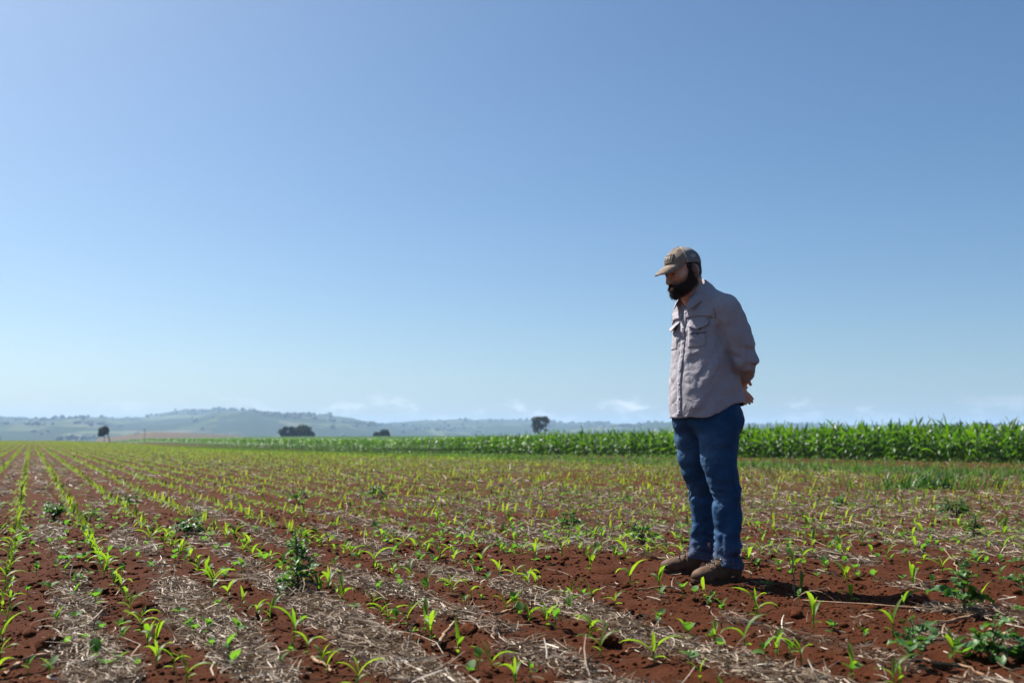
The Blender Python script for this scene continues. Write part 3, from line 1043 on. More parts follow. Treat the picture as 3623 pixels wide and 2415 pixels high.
def weed(name, x, y, h, spread, nleaf, lab, seed, cat='weed', stems=1, scale=1.0, low=.08, branch=0.0):
    rng = random.Random(seed)
    z = gh(x, y)
    root = bpy.data.objects.new(name, None)
    COL.objects.link(root)
    root.location = (x, y, z); root.empty_display_size = .05
    tag(root, lab, cat, 'large weeds standing among the corn')
    for s_i in range(stems):
        lean = Vector((rng.uniform(-.12, .12), rng.uniform(-.12, .12), 1)) if stems == 1 else Vector((math.cos(s_i * 6.28 / stems + 1) * .5, math.sin(s_i * 6.28 / stems + 1) * .5, 1))
        hh = h * (1 if s_i == 0 else rng.uniform(.55, .85))
        pts = [Vector((0, 0, -.02)) + lean * 0, lean * hh * .35, lean * hh * .7 + Vector((rng.uniform(-.01, .01), 0, 0)), lean * hh * .97]
        V, F = tube_np(pts, [.006 * scale, .0055 * scale, .004 * scale, .002 * scale], 6)
        add_obj('stem', np_mesh('stem', V, F, M['weed']), root)
        m = nleaf // stems
        for i in range(m):
            s = low + (1 - low) * (i + rng.uniform(-.3, .3)) / max(1, m - 1)
            s = min(max(s, .04), 1)
            p = lean * hh * s * .97
            br = rng.uniform(0, 1) * branch * (1.15 - s)
            k = rng.choices(range(6), [4, 4, 3, 3, 3, 2])[0] if s < .85 else rng.choice((3, 5, 3))
            az_ = i * 2.4 + rng.uniform(-.5, .5)
            base = .75 * (1 - s) + .55
            if br > .012:
                q = p + Vector((math.cos(az_) * br, math.sin(az_) * br, br * .55))
                bt = tube_np([p, p.lerp(q, .5) + Vector((0, 0, .004)), q], [.0026 * scale, .0022 * scale, .0015 * scale], 5)
                add_obj('branch', np_mesh('branch', *bt, M['weed']), root)
                p = q
            add_obj('leaf', WL_ME[k], root, p, (rng.gauss(0, .25), rng.gauss(-.05, .2), az_), spread / .11 * base * rng.uniform(.8, 1.2))


weed('tall_weed', -1.02, 4.85, .285, .068, 78, 'tall dark leafy weed with deeply cut leaves left of centre, tallest among the seedlings', 1, low=.03, branch=.085)
weed('lobed_weed', 1.87, 4.21, .215, .110, 20, 'large lobed weed standing at the tip of the long shadow', 2, low=.15)
weed('lobed_weed', 1.36, 3.48, .135, .115, 17, 'lobed weed near the bottom edge on bare red soil, left of the corner one', 3, stems=2, branch=.06)
weed('lobed_weed', 1.64, 3.48, .135, .12, 18, 'sprawling lobed weed near the bottom right corner with wide blistered leaves', 4, stems=3, branch=.06)
weed('bushy_weed', -2.48, 7.75, .17, .12, 40, 'wide bushy weed between two corn rows on the left', 5, stems=4, branch=.06)
weed('bushy_weed', -4.19, 9.21, .16, .12, 34, 'bushy dark weed farther left beside the second corn row', 6, stems=4, branch=.06)
weed('bushy_weed', -3.84, 9.13, .13, .09, 18, 'smaller dark weed just right of the far left bushy weed', 7, stems=2, branch=.06)
weed('bushy_weed', -4.33, 11.35, .15, .11, 18, 'distant dark weed far out on the left among the rows', 8, stems=2, branch=.06)
weed('bushy_weed', -2.49, 11.72, .20, .11, 20, 'distant upright dark weed left of the middle', 9, stems=2, branch=.06)
weed('dark_weed', .49, 8.55, .16, .10, 30, 'round dark green weed in the field just left of the man\'s legs', 10, stems=3, branch=.06)
weed('dark_weed', .94, 7.38, .15, .10, 30, 'feathery dark weed close behind the far boot', 11, stems=4, branch=.06)
weed('bushy_weed', -1.71, 12.55, .20, .12, 22, 'faint dark weed far off in the middle of the field', 12, stems=3, branch=.06)
weed('dark_weed', 3.52, 10.77, .15, .12, 20, 'dark weed a little right of the man far behind him', 13, stems=2, branch=.06)
weed('dark_weed', 4.19, 9.51, .18, .13, 26, 'leafy weed by the right side halfway out to the grass', 14, stems=3, branch=.06)
weed('dark_weed', 3.39, 7.44, .20, .09, 18, 'narrow upright dark weed right of the man behind the straw heap', 15)
weed('lobed_weed', 2.55, 5.05, .11, .08, 16, 'low weed against the right frame edge behind the shadow', 16, stems=2, branch=.06)


def grass_blades(n, xs, ys, hmin, hmax, w, seed):
    rng = np.random.default_rng(seed)
    n = len(xs)
    h = rng.uniform(hmin, hmax, n)
    a = rng.uniform(0, 6.28, n); b = rng.uniform(0, 6.28, n)
    lean = rng.uniform(.1, .8, n) * h
    g = ground_h(xs, ys)
    V = np.empty((n, 5, 3))
    dx, dy = np.cos(a) * w / 2, np.sin(a) * w / 2
    lx, ly = np.cos(b) * lean, np.sin(b) * lean
    for i, (s, k) in enumerate(((0, 1), (0, -1), (.55, -.9), (.55, .9), (1, 0))):
        V[:, i, 0] = xs + dx * k + lx * s ** 1.8
        V[:, i, 1] = ys + dy * k + ly * s ** 1.8
        V[:, i, 2] = g - .01 + h * s * (1 - .15 * s)
    o = (np.arange(n) * 5)[:, None]
    return V.reshape(-1, 3), [np.array([[0, 1, 2, 3]]) + o, np.array([[3, 2, 4]]) + o], np.repeat(rng.beta(2, 2.4, n), 5)


def build_grass():
    rng = np.random.default_rng(23)
    # the grassy strip in front of the tall corn
    n = 90000
    v = rng.uniform(4, 150, n) ** 1.0
    v = 4 + 146 * rng.uniform(0, 1, n) ** 1.9
    u = rng.uniform(14.5, 28.2, n)
    wgt = np.maximum.reduce([1.0 * sstep(14.6, 16.0, u) * (1 - sstep(18.8, 20.5, u)), .10 + 0 * u, .85 * sstep(26.0, 27.4, u), .75 * sstep(40, 70, v), .5 * sstep(-.1, .5, vnoise(u, v * .3, 1.2, 57))])
    x, y = xy_of(u, v)
    wgt = wgt * (.45 + .55 * sstep(-.35, .35, vnoise(x, y, 1.7, 51) + .5 * vnoise(x, y, .6, 52)))
    ok = (rng.uniform(0, 1, n) < wgt) & in_view(x, y, .04)
    V, F, T = grass_blades(0, x[ok], y[ok], .07, .24, .022, 1)
    me = np_mesh('grass_strip', V, F, M['grass'], True, {'tone': T})
    tag(add_obj('grass_strip', me), kind='stuff')
    print('grass', ok.sum())
    # a coarse tussock out on the right
    m = 420
    a = rng.uniform(0, 6.28, m); r = np.abs(rng.normal(0, .42, m))
    V, F, T = grass_blades(0, 6.07 + np.cos(a) * r * 1.7, 14.67 + np.sin(a) * r * .6, .10, .36, .018, 2)
    V[:, 0] -= 6.07; V[:, 1] -= 14.67
    z = gh(6.07, 14.67); V[:, 2] -= z
    tag(add_obj('grass_tussock', np_mesh('grass_tussock', V, F, M['weed'], True, {'tone': T * .3}), None, (6.07, 14.67, z)), 'dark green tussock of coarse grass on red soil before the grass strip', 'grass tussock')


build_grass()

# ------------------------------------------------------------------ the tall corn
CL = []
for i in range(10):
    s = i / 9
    L = (.42, .52, .62, .70, .74, .74, .70, .64, .56, .50)[i]
    b = (.55, .65, .75, .85, .95, 1.05, 1.15, 1.25, 1.35, 1.45)[i]
    d = (1.7, 1.9, 2.0, 2.1, 2.0, 1.8, 1.5, 1.1, .7, .35)[i]
    CL.append(blade(L, (.065, .08, .095, .105, .11, .11, .105, .092, .075, .055)[i], b, d, 8, .35, (-1) ** i * .5, wave=.06, rngp=i))
CL_ME = [np_mesh('leaf', V, F, M['corn']) for V, F in CL]
ST = tube_np([(0, 0, -.05), (0, 0, .3), (.01, 0, .7), (.012, .005, 1.0)], [.013, .0125, .010, .005], 6)
ST_ME = np_mesh('stalk', *ST, M['corn'])


def corn_leaves(rng):
    out = []
    a0 = 0
    for i in range(10):
        z = .10 + .10 * i * (1 - .02 * i)
        out.append((i, z, a0 + (i % 2) * math.pi + rng.gauss(0, .35), rng.uniform(.85, 1.12), rng.gauss(0, .12)))
    return out


CW = []
rng_ = random.Random(77)
for q in range(6):
    parts = [ST]
    for i, z, a, s, tx in corn_leaves(rng_):
        parts.append((xf(CL[i][0], a, (.005, 0, z), s, tx), CL[i][1]))
    V, F = join_np(parts)
    CW.append(np_mesh('corn_plant', V, F, M['corn']))
CLOW = []
for q in range(5):
    parts = []
    for i, z, a, s, tx in corn_leaves(rng_):
        if i in (0, 2): continue
        V = blade((.42, .52, .62, .70, .74, .74, .70, .62, .50, .40)[i], .09, .75 + .07 * i, 2.1 - .13 * i if i < 8 else .7, 3, 0, 0)[0].reshape(-1, 3, 3)[:, [0, 2]].reshape(-1, 3)
        parts.append((xf(V, a, (.005, 0, z), s, tx), grid_faces(2, 4)))
    CLOW.append(join_np(parts))


def build_tall_corn():
    rng = random.Random(5)
    U0 = 26.9
    cand = []
    for r in range(2):
        v = 13.0
        while v < 62:
            v += rng.uniform(.24, .34)
            x, y = xy_of(U0 + r * .62 + rng.gauss(0, .05), v)
            if in_view(np.array(x), np.array(y), -.004): cand.append((x, y, r))
    # behind the man nothing of a plant's foot shows, but its top does
    cand.sort(key=lambda p: p[1])
    indiv = cand[:300]
    for i, (x, y, r) in enumerate(indiv):
        z = gh(x, y)
        s = (rng.uniform(.97, 1.16) + (.10 if rng.random() < .05 else 0)) * (1 + .06 * vnoise([x], [y], 2.5, 61)[0])
        rz = rng.uniform(0, 6.28)
        if i < 110:
            o = add_obj('corn_plant', None, None, (x, y, z), (rng.gauss(0, .03), rng.gauss(0, .03), rz), s)
            add_obj('stalk', ST_ME, o)
            for k, zz, a, ls, tx in corn_leaves(rng):
                add_obj('leaf', CL_ME[k], o, (.005, 0, zz), (tx, rng.gauss(0, .08), a), ls)
        else:
            o = add_obj('corn_plant', CW[i % 6], None, (x, y, z), (rng.gauss(0, .03), rng.gauss(0, .03), rz), s)
        px = x / y
        side = 'right of the man' if px > .235 else ('behind the man' if px > .17 else 'left of the man')
        row = 'front' if r == 0 else 'second'
        where = {'right of the man': 'towards the right end', 'behind the man': 'straight behind the man', 'left of the man': 'left of the man towards the trees'}[side]
        if r == 0:
            order = [q for q in indiv if q[2] == 0]
            rank = sorted(order, key=lambda q: -q[0] / q[1]).index((x, y, r))
            lab = f'tall corn plant in front row of the dense stand, {nth(rank)} from right edge'
        else: lab = f'tall corn plant in the second row, seen between the front plants {side}'
        tag(o, lab, 'corn plant', f'{row} row of tall corn {side}')
    # the rows behind and the far length of the field, with the closed canopy over them
    Vs, Fs, T, o = [], [], [], 0
    P = []
    for p in cand[300:]: P.append(p[:2])
    for r in range(0, 8):
        v = 12.0
        while v < 420:
            d = max(1, v / 60)
            v += rng.uniform(.25, .36) * d
            if r < 2 and v < 62: continue
            x, y = xy_of(U0 + r * .62 + rng.gauss(0, .06), v)
            if in_view(np.array(x), np.array(y), .03): P.append((x, y))
    P = np.array(P)
    idx = np.arange(len(P)) % 5
    for q in range(5):
        p = P[idx == q]
        pos = np.stack([p[:, 0], p[:, 1], ground_h(p[:, 0], p[:, 1])], -1)
        v, f = scatter(CLOW[q][0], CLOW[q][1], pos, RNG.uniform(0, 6.28, len(p)), RNG.uniform(.98, 1.15, len(p)))
        Vs.append(v); Fs.append(f + o); o += len(v)
        T.append(np.repeat(RNG.uniform(0, 1, len(p)), len(CLOW[q][0])))
    nplant = len(P)
    # canopy: loose leaf blades over a rough dark-green mass
    n = 26000
    rg = np.random.default_rng(8)
    v_ = 40 + 400 * rg.uniform(0, 1, n) ** 1.5
    u_ = rg.uniform(31.5, 100, n)
    x, y = xy_of(u_, v_)
    ok = in_view(x, y, .02) & (y > 40)
    x, y = x[ok], y[ok]
    V = blade(.5, .12, .9, 1.5, 2, 0, 0)[0].reshape(-1, 3, 3)[:, [0, 2]].reshape(-1, 3)
    pos = np.stack([x, y, ground_h(x, y) + rg.uniform(.85, 1.12, len(x))], -1)
    v, f = scatter(V, grid_faces(2, 3), pos, rg.uniform(0, 6.28, len(x)), rg.uniform(.8, 1.4, len(x)) * (1 + .8 * sstep(100, 300, np.hypot(x, y))))
    Vs.append(v); Fs.append(f + o); o += len(v); T.append(np.repeat(rg.uniform(0, 1, len(x)), len(V)))
    uu, vv = np.meshgrid(np.linspace(31.0, 101, 120), 14 + 416 * np.linspace(0, 1, 260) ** 1.5)
    x, y = xy_of(uu, vv)
    z = ground_h(x, y) + .92 + .14 * vnoise(uu, vv, 1.1, 71) + .05 * vnoise(uu, vv * .4, .6, 72)
    V = np.stack([x, y, z], -1).reshape(-1, 3)
    Vs.append(V); Fs.append(grid_faces(120, 260) + o); T.append(np.clip(.4 + .4 * vnoise(uu, vv, .9, 73).ravel(), 0, 1))
    tag(add_obj('corn_stand', np_mesh('corn_stand', np.concatenate(Vs), np.concatenate(Fs), M['corn_mass'], True, {'tone': np.concatenate(T)})), kind='stuff')
    print('corn', len(indiv), 'mass plants', nplant)


build_tall_corn()

# ------------------------------------------------------------------ far trees and a pole
def tree(name, px, dist, base, blobs, trunk, lab, seed, sz=.5, n=900, group='trees beyond the corn', extra_limbs=()):
    """px: bearing as x/y; blobs: crown clumps (x, y, z, rx, ry, rz) in metres from the foot"""
    rng = np.random.default_rng(seed)
    x, y = px * dist, dist
    root = bpy.data.objects.new(name, None); COL.objects.link(root)
    root.location = (x, y, base)
    root.scale = (1.12,) * 3
    tag(root, lab, 'tree', group)
    parts = [tube_np(t[0], t[1], 7) for t in trunk]
    V, F = join_np(parts)
    add_obj('trunk', np_mesh('trunk', V, F, M['bark']), root)
    pos, nn = [], 0
    vol = np.array([b[3] * b[4] * b[5] for b in blobs]); vol = vol ** .7 / (vol ** .7).sum()
    for b, w in zip(blobs, vol):
        k = int(n * w)
        d = rng.normal(0, 1, (k, 3)); d /= np.linalg.norm(d, axis=1)[:, None]
        rr = rng.uniform(.25, 1, k) ** .45
        wob = 1 + .22 * vnoise(d[:, 0] * 2 + seed, d[:, 1] * 2 + d[:, 2] * 3, .7, seed)
        pos.append(np.array(b[:3]) + d * np.array(b[3:6]) * (rr * wob)[:, None])
    pos = np.concatenate(pos)
    # each clump of leaves is a small bent quad pair, turned any way
    k = len(pos)
    q = rng.normal(0, 1, (k, 3)); q /= np.linalg.norm(q, axis=1)[:, None]
    r2 = np.cross(q, rng.normal(0, 1, (k, 3))); r2 /= np.linalg.norm(r2, axis=1)[:, None]
    r3 = np.cross(q, r2)
    s = (sz * rng.uniform(.6, 1.4, k))[:, None]
    V = np.stack([pos - q * s, pos + r2 * s * .6, pos + q * s + r3 * s * .3, pos - r2 * s * .6], 1).reshape(-1, 3)
    F = np.arange(k * 4).reshape(-1, 4)
    add_obj('crown', np_mesh('crown', V, F, M['tree'], False, {'tone': np.repeat(rng.uniform(0, 1, k), 4)}), root)


f_ = 2286.7
# lone tall tree that shows over the corn left of the man
tree('tall_tree', (1240 - 1176) / f_, 420, 0.0, [(-1.2, 0, 5.6, 1.9, 1.7, 2.2), (-1.0, 0, 7.6, 2.2, 1.8, 1.0), (1.6, 0, 7.7, 1.9, 1.6, 1.0), (2.5, .3, 6.6, 1.0, .9, .9), (.7, 0, 4.8, .9, .8, 1.1), (2.0, 0, 5.3, .6, .6, .6), (-1.6, 0, 3.6, 1.2, 1.0, 1.0), (2.1, .2, 3.6, .7, .6, .6)],
     [([(-.5, 0, -.5), (-.6, 0, 2), (-.8, 0, 4.5), (-.9, 0, 7)], [.35, .3, .22, .1]), ([(-.6, 0, 2), (.5, 0, 4), (1.5, .1, 6.5), (1.7, 0, 7.6)], [.24, .2, .14, .07])],
     'tall open crowned tree rising alone over the corn just left of the man', 11, .32, 1900)
# dark clump further left: two trees and a bush
tree('round_tree', (697 - 1176) / f_, 440, -0.6, [(0, 0, 3.9, 3.5, 2.6, 2.2), (3.1, .3, 2.6, 1.6, 1.2, 1.1), (-2.2, 0, 3.1, 2.0, 1.4, 1.7), (-.5, 0, 2.2, 3.6, 1.6, 1.0)],
     [([(0, 0, -.5), (.1, 0, 1.5), (0, 0, 4)], [.4, .32, .15])], 'broad round dark tree, bigger of the pair in the middle distance', 12, .55, 1500)
tree('slim_tree', (664 - 1176) / f_, 436, -0.6, [(-2.3, 0, 3.5, 1.5, 1.2, 1.1), (-1.0, .2, 4.6, 1.1, .9, 1.0), (1.3, 0, 4.4, 1.2, .9, 1.4), (.2, 0, 2.3, 3.2, 1.2, 1.0)],
     [([(-.4, 0, -.5), (-.7, 0, 1.8), (-1.0, 0, 4)], [.3, .24, .1]), ([(0, 0, -.3), (.6, 0, 2), (.9, 0, 4)], [.25, .2, .1])], 'smaller gappy tree touching the left side of the broad round tree', 13, .5, 1100)
tree('low_tree', (877 - 1176) / f_, 440, -0.7, [(-1.2, 0, 2.3, 2.0, 1.3, 1.2), (1.3, 0, 3.2, 1.7, 1.3, 1.3), (2.4, 0, 2.3, .9, .8, .9)],
     [([(-1, 0, -.5), (-1.1, 0, 1), (-1.2, 0, 2.2)], [.25, .2, .1]), ([(1.6, 0, -.5), (1.5, 0, 1.5), (1.4, 0, 3)], [.28, .22, .1])], 'low wide bushy tree between the pair of trees and the tall tree', 14, .5, 1000)
# leaning tree at the end of the seedling field
tx, td = (247 - 1176) / f_, 285
tb = float(big_h(np.array([tx * td]), np.array([float(td)]))[0])
tree('leaning_tree', tx, td, tb, [(-.7, 0, 3.1, 1.05, .9, .85), (-1.2, 0, 2.3, .75, .7, .55), (-.1, 0, 3.9, .5, .5, .45), (.2, .1, 3.0, .55, .5, .8)],
     [([(1.2, 0, -.2), (.9, 0, 1.2), (.4, 0, 2.5), (-.2, 0, 4.0)], [.16, .13, .10, .05]), ([(-.3, 0, -.2), (-.25, 0, 1.0), (-.4, 0, 2.4)], [.09, .08, .05])],
     'small dark leaning tree on a bent trunk at the far left end of the field', 15, .32, 900, 'tree by the field edge')
# utility pole on the bare rise
root = bpy.data.objects.new('utility_pole', None); COL.objects.link(root)
pd = 520
root.location = ((336 - 1176) / f_ * pd, pd, -2.5)
tag(root, 'thin wooden utility pole standing before the bare brown rise on the left', 'utility pole')
V, F = tube_np([(0, 0, -4), (0, 0, 3), (0, 0, 8.0)], [.17, .15, .12], 8)
add_obj('pole', np_mesh('pole', V, F, M['pole']), root)
V, F = tube_np([(-.9, 0, 7.4), (0, -.12, 7.42), (.9, 0, 7.4)], [.07, .07, .07], 4)
add_obj('crossarm', np_mesh('crossarm', V, F, M['pole']), root)

# ------------------------------------------------------------------ the man
MAN_X, MAN_Y, MAN_ROT = 1.06, 5.41, R(119.0)      # local +Y is where he faces, local -X his left


class Field:
    """a signed distance field on a rectilinear grid; shapes are blended in inside their own boxes only"""
    def __init__(self, xs, ys, zs):
        self.xs, self.ys, self.zs = xs, ys, zs
        self.D = np.full((len(xs), len(ys), len(zs)), 1.0, np.float32)

    def box(self, lo, hi):
        sl = []
        for a, l, h in zip((self.xs, self.ys, self.zs), lo, hi):
            i = max(0, np.searchsorted(a, l) - 1); j = min(len(a), np.searchsorted(a, h) + 1)
            sl.append(slice(i, max(j, i)))
        return tuple(sl)

    def pts(self, sl):
        return (self.xs[sl[0]][:, None, None], self.ys[sl[1]][None, :, None], self.zs[sl[2]][None, None, :])

    def add(self, fn, lo, hi, k=0.0):
        sl = self.box(lo, hi)
        d = fn(*self.pts(sl)); o = self.D[sl]
        if k > 0:
            h = np.clip(.5 + .5 * (o - d) / k, 0, 1)
            self.D[sl] = o * (1 - h) + d * h - k * h * (1 - h)
        else: self.D[sl] = np.minimum(o, d)

    def cut(self, fn, lo, hi, k=0.0):
        sl = self.box(lo, hi)
        d = -fn(*self.pts(sl)); o = self.D[sl]
        if k > 0:
            h = np.clip(.5 - .5 * (o - d) / k, 0, 1)
            self.D[sl] = o * (1 - h) + d * h + k * h * (1 - h)
        else: self.D[sl] = np.maximum(o, d)

    def displace(self, fn, band=.03):
        i, j, k = np.nonzero(np.abs(self.D) < band)
        self.D[i, j, k] += fn(self.xs[i], self.ys[j], self.zs[k])

    def cap(self, a, b, ra, rb, k=0.0, cut=False):
        a, b = np.array(a, float), np.array(b, float)
        m = max(ra, rb) + .03
        lo, hi = np.minimum(a, b) - m, np.maximum(a, b) + m
        (self.cut if cut else self.add)(lambda x, y, z: capsule(x, y, z, a, b, ra, rb), lo, hi, k)

    def ell(self, c, r, k=0.0, cut=False):
        c, r = np.array(c, float), np.array(r, float)
        (self.cut if cut else self.add)(lambda x, y, z: ellip(x, y, z, c, r), c - r - .03, c + r + .03, k)

    def mesh(self):
        return surface_nets(self.xs, self.ys, self.zs, self.D)


def capsule(x, y, z, a, b, ra, rb):
    ab = b - a
    t = np.clip(((x - a[0]) * ab[0] + (y - a[1]) * ab[1] + (z - a[2]) * ab[2]) / (ab @ ab), 0, 1)
    return np.sqrt((x - a[0] - t * ab[0]) ** 2 + (y - a[1] - t * ab[1]) ** 2 + (z - a[2] - t * ab[2]) ** 2) - (ra + (rb - ra) * t)


def ellip(x, y, z, c, r):
    X, Y, Z = (x - c[0]) / r[0], (y - c[1]) / r[1], (z - c[2]) / r[2]
    k0 = np.sqrt(X * X + Y * Y + Z * Z)
    k1 = np.sqrt((X / r[0]) ** 2 + (Y / r[1]) ** 2 + (Z / r[2]) ** 2) + 1e-9
    return k0 * (k0 - 1) / k1


def surface_nets(xs, ys, zs, D):
    s = D < 0
    c = np.zeros(tuple(n - 1 for n in D.shape), np.int8)
    for i in (0, 1):
        for j in (0, 1):
            for k in (0, 1):
                c += s[i:c.shape[0] + i, j:c.shape[1] + j, k:c.shape[2] + k]
    I, J, K = np.nonzero((c > 0) & (c < 8))
    idx = np.full(c.shape, -1, np.int64); idx[I, J, K] = np.arange(len(I))
    cor = [(i, j, k) for i in (0, 1) for j in (0, 1) for k in (0, 1)]
    val = {q: D[I + q[0], J + q[1], K + q[2]].astype(float) for q in cor}
    acc = np.zeros((len(I), 3)); cnt = np.zeros(len(I))
    for a in cor:
        for ax in range(3):
            if a[ax]: continue
            b = tuple(v + (1 if n == ax else 0) for n, v in enumerate(a))
            va, vb = val[a], val[b]
            m = (va < 0) != (vb < 0)
            t = np.where(m, va / np.where(m, va - vb, 1), 0)
            p = np.stack([a[0] + (t if ax == 0 else 0 * t), a[1] + (t if ax == 1 else 0 * t), a[2] + (t if ax == 2 else 0 * t)], -1)
            acc += p * m[:, None]; cnt += m
    f = acc / cnt[:, None]
    V = np.stack([xs[I] + f[:, 0] * (xs[I + 1] - xs[I]), ys[J] + f[:, 1] * (ys[J + 1] - ys[J]), zs[K] + f[:, 2] * (zs[K + 1] - zs[K])], -1)
    F = []
    for ax in range(3):
        o1, o2 = [a for a in range(3) if a != ax]
        sa = s.take(range(0, s.shape[ax] - 1), ax); sb = s.take(range(1, s.shape[ax]), ax)
        e = np.array(np.nonzero(sa != sb))
        ok = (e[o1] > 0) & (e[o2] > 0) & (e[o1] < c.shape[o1]) & (e[o2] < c.shape[o2])
        e = e[:, ok]
        def at(d1, d2):
            q = e.copy(); q[o1] += d1; q[o2] += d2
            return idx[q[0], q[1], q[2]]
        q = np.stack([at(-1, -1), at(0, -1), at(0, 0), at(-1, 0)], -1)
        inside = s[e[0], e[1], e[2]]
        flip = inside if ax != 1 else ~inside
        q = np.where(flip[:, None], q, q[:, ::-1])
        F.append(q)
    F = np.concatenate(F)
    F = F[(F >= 0).all(1)]
    return V, F


def vnoise3(x, y, z, s, seed):
    x = x / s; y = y / s; z = z / s
    ix, iy, iz = np.floor(x), np.floor(y), np.floor(z)
    fx, fy, fz = x - ix, y - iy, z - iz
    fx, fy, fz = (f * f * (3 - 2 * f) for f in (fx, fy, fz))
    ix, iy, iz = ix.astype(np.int64), iy.astype(np.int64), iz.astype(np.int64)
    r = 0
    for a in (0, 1):
        for b in (0, 1):
            for c in (0, 1):
                h = _hash(ix + a + (iz + c) * 57, iy + b + (iz + c) * 131, seed)
                r = r + h * (fx if a else 1 - fx) * (fy if b else 1 - fy) * (fz if c else 1 - fz)
    return 2 * r - 1


def smooth_mesh(V, F, it=1, lam=.5):
    e = np.concatenate([F[:, [0, 1]], F[:, [1, 2]], F[:, [2, 3]], F[:, [3, 0]]])
    for _ in range(it):
        a = np.zeros_like(V); n = np.zeros(len(V))
        for i, j in ((0, 1), (1, 0)):
            np.add.at(a, e[:, i], V[e[:, j]]); np.add.at(n, e[:, i], 1)
        V = V * (1 - lam) + lam * a / np.maximum(n, 1)[:, None]
    return V


def m_skin(t):
    oc = t.coord()
    c = t.ramp(t.noise(30, 4, .6, oc), [(.3, (.48, .24, .165)), (.7, (.60, .33, .235))])
    c = t.mix(t.attr('stubble'), c, (.035, .022, .017))
    return t.pbsdf(c, .5, t.bump(t.noise(220, 3, .6, oc), .0015), .35)


def m_shirt(t):
    oc = t.coord()
    wx = t.new('ShaderNodeTexWave', Scale=150, wave_type='BANDS', bands_direction='Z'); t.sv(wx.inputs['Vector'], oc); t.sv(wx.inputs['Distortion'], 1.5)
    c = t.ramp(t.noise(260, 3, .7, oc), [(.3, (.265, .250, .280)), (.7, (.375, .350, .378))])
    c = t.mix(.18, c, t.ramp(wx.outputs['Fac'], [(0, (.20, .19, .25)), (1, (.36, .33, .34))]))
    return t.pbsdf(c, .85, t.bump(t.mth('ABSOLUTE', t.mth('SUBTRACT', t.noise(10, 3, .5, oc, .6), .5)), .028, .6), .12)


def m_denim(t):
    oc = t.coord()
    c = t.ramp(t.noise(14, 5, .6, oc), [(.28, (.008, .035, .082)), (.55, (.012, .050, .115)), (.8, (.022, .076, .16))])
    c = t.mix(.25, c, t.ramp(t.noise(400, 2, .7, oc), [(.3, (.008, .026, .075)), (.7, (.04, .10, .22))]))
    w = t.mth('MULTIPLY', t.attr('wear'), t.ramp(t.noise(9, 5, .7, oc), [(.3, (.25, .25, .25)), (.7, (1, 1, 1))]))
    c = t.mix(w, c, (.085, .17, .29))
    c = t.mix(t.mth('MULTIPLY', t.attr('dust'), t.noise(20, 4, .6, oc)), c, (.13, .06, .035))
    return t.pbsdf(c, .8, t.bump(t.mth('ABSOLUTE', t.mth('SUBTRACT', t.noise(11, 3, .55, oc, .6), .5)), .028, .65), .15)


def m_stitch(t): return t.pbsdf((.16, .13, .12), .8, None, .1)
def m_boot(t):
    oc = t.coord()
    c = t.ramp(t.noise(18, 5, .65, oc), [(.25, (.046, .023, .012)), (.55, (.090, .047, .025)), (.8, (.16, .092, .052))])
    return t.pbsdf(c, .75, t.bump(t.noise(80, 4, .6, oc), .002), .25)


def m_sole(t): return t.pbsdf(t.ramp(t.noise(30, 4, .6, t.coord()), [(.3, (.03, .017, .012)), (.7, (.08, .04, .027))]), .9, None, .1)
def m_lace(t): return t.pbsdf((.035, .03, .028), .8, None, .2)
def m_metal(t): return t.pbsdf((.5, .48, .45), .35, None, .5, Metallic=.9)
def m_beard(t):
    oc = t.coord()
    return t.pbsdf(t.ramp(t.noise(160, 4, .7, oc), [(.3, (.010, .007, .0055)), (.75, (.045, .030, .022))]), .7, t.bump(t.noise(260, 4, .7, oc), .006, 1.0), .25)


def m_hair(t): return t.pbsdf((.012, .009, .008), .6, t.bump(t.noise(300, 3, .7, t.coord()), .004), .3)
def m_cap(t):
    oc = t.coord()
    c = t.ramp(t.noise(40, 5, .65, oc), [(.25, (.16, .120, .090)), (.55, (.26, .20, .155)), (.8, (.38, .305, .24))])
    return t.pbsdf(c, .9, t.bump(t.noise(300, 3, .7, oc), .002), .1)


def m_capmesh(t):
    oc = t.coord()
    c = t.ramp(t.noise(500, 2, .6, oc), [(.3, (.12, .115, .12)), (.7, (.27, .26, .265))])
    return t.pbsdf(c, .9, None, .1)


def m_patch(t): return t.pbsdf((.045, .036, .03), .8, None, .2)
def m_thread(t): return t.pbsdf((.52, .46, .38), .8, None, .2)
def m_label(t): return t.pbsdf((.30, .29, .28), .6, None, .3)
def m_button(t): return t.pbsdf((.62, .64, .68), .35, None, .5)
def m_print(t): return t.pbsdf((.012, .012, .016), .7, None, .2)
def m_eyewhite(t): return t.pbsdf((.36, .31, .28), .4, None, .3)
def m_iris(t): return t.pbsdf((.012, .008, .006), .15, None, .5)
def m_lips(t): return t.pbsdf((.26, .10, .085), .5, None, .3)
def m_teeth(t): return t.pbsdf((.6, .55, .48), .3, None, .4)


M.update({k[2:]: material(k[2:], f) for k, f in list(globals().items()) if k.startswith('m_') and callable(f) and k[2:] not in M})

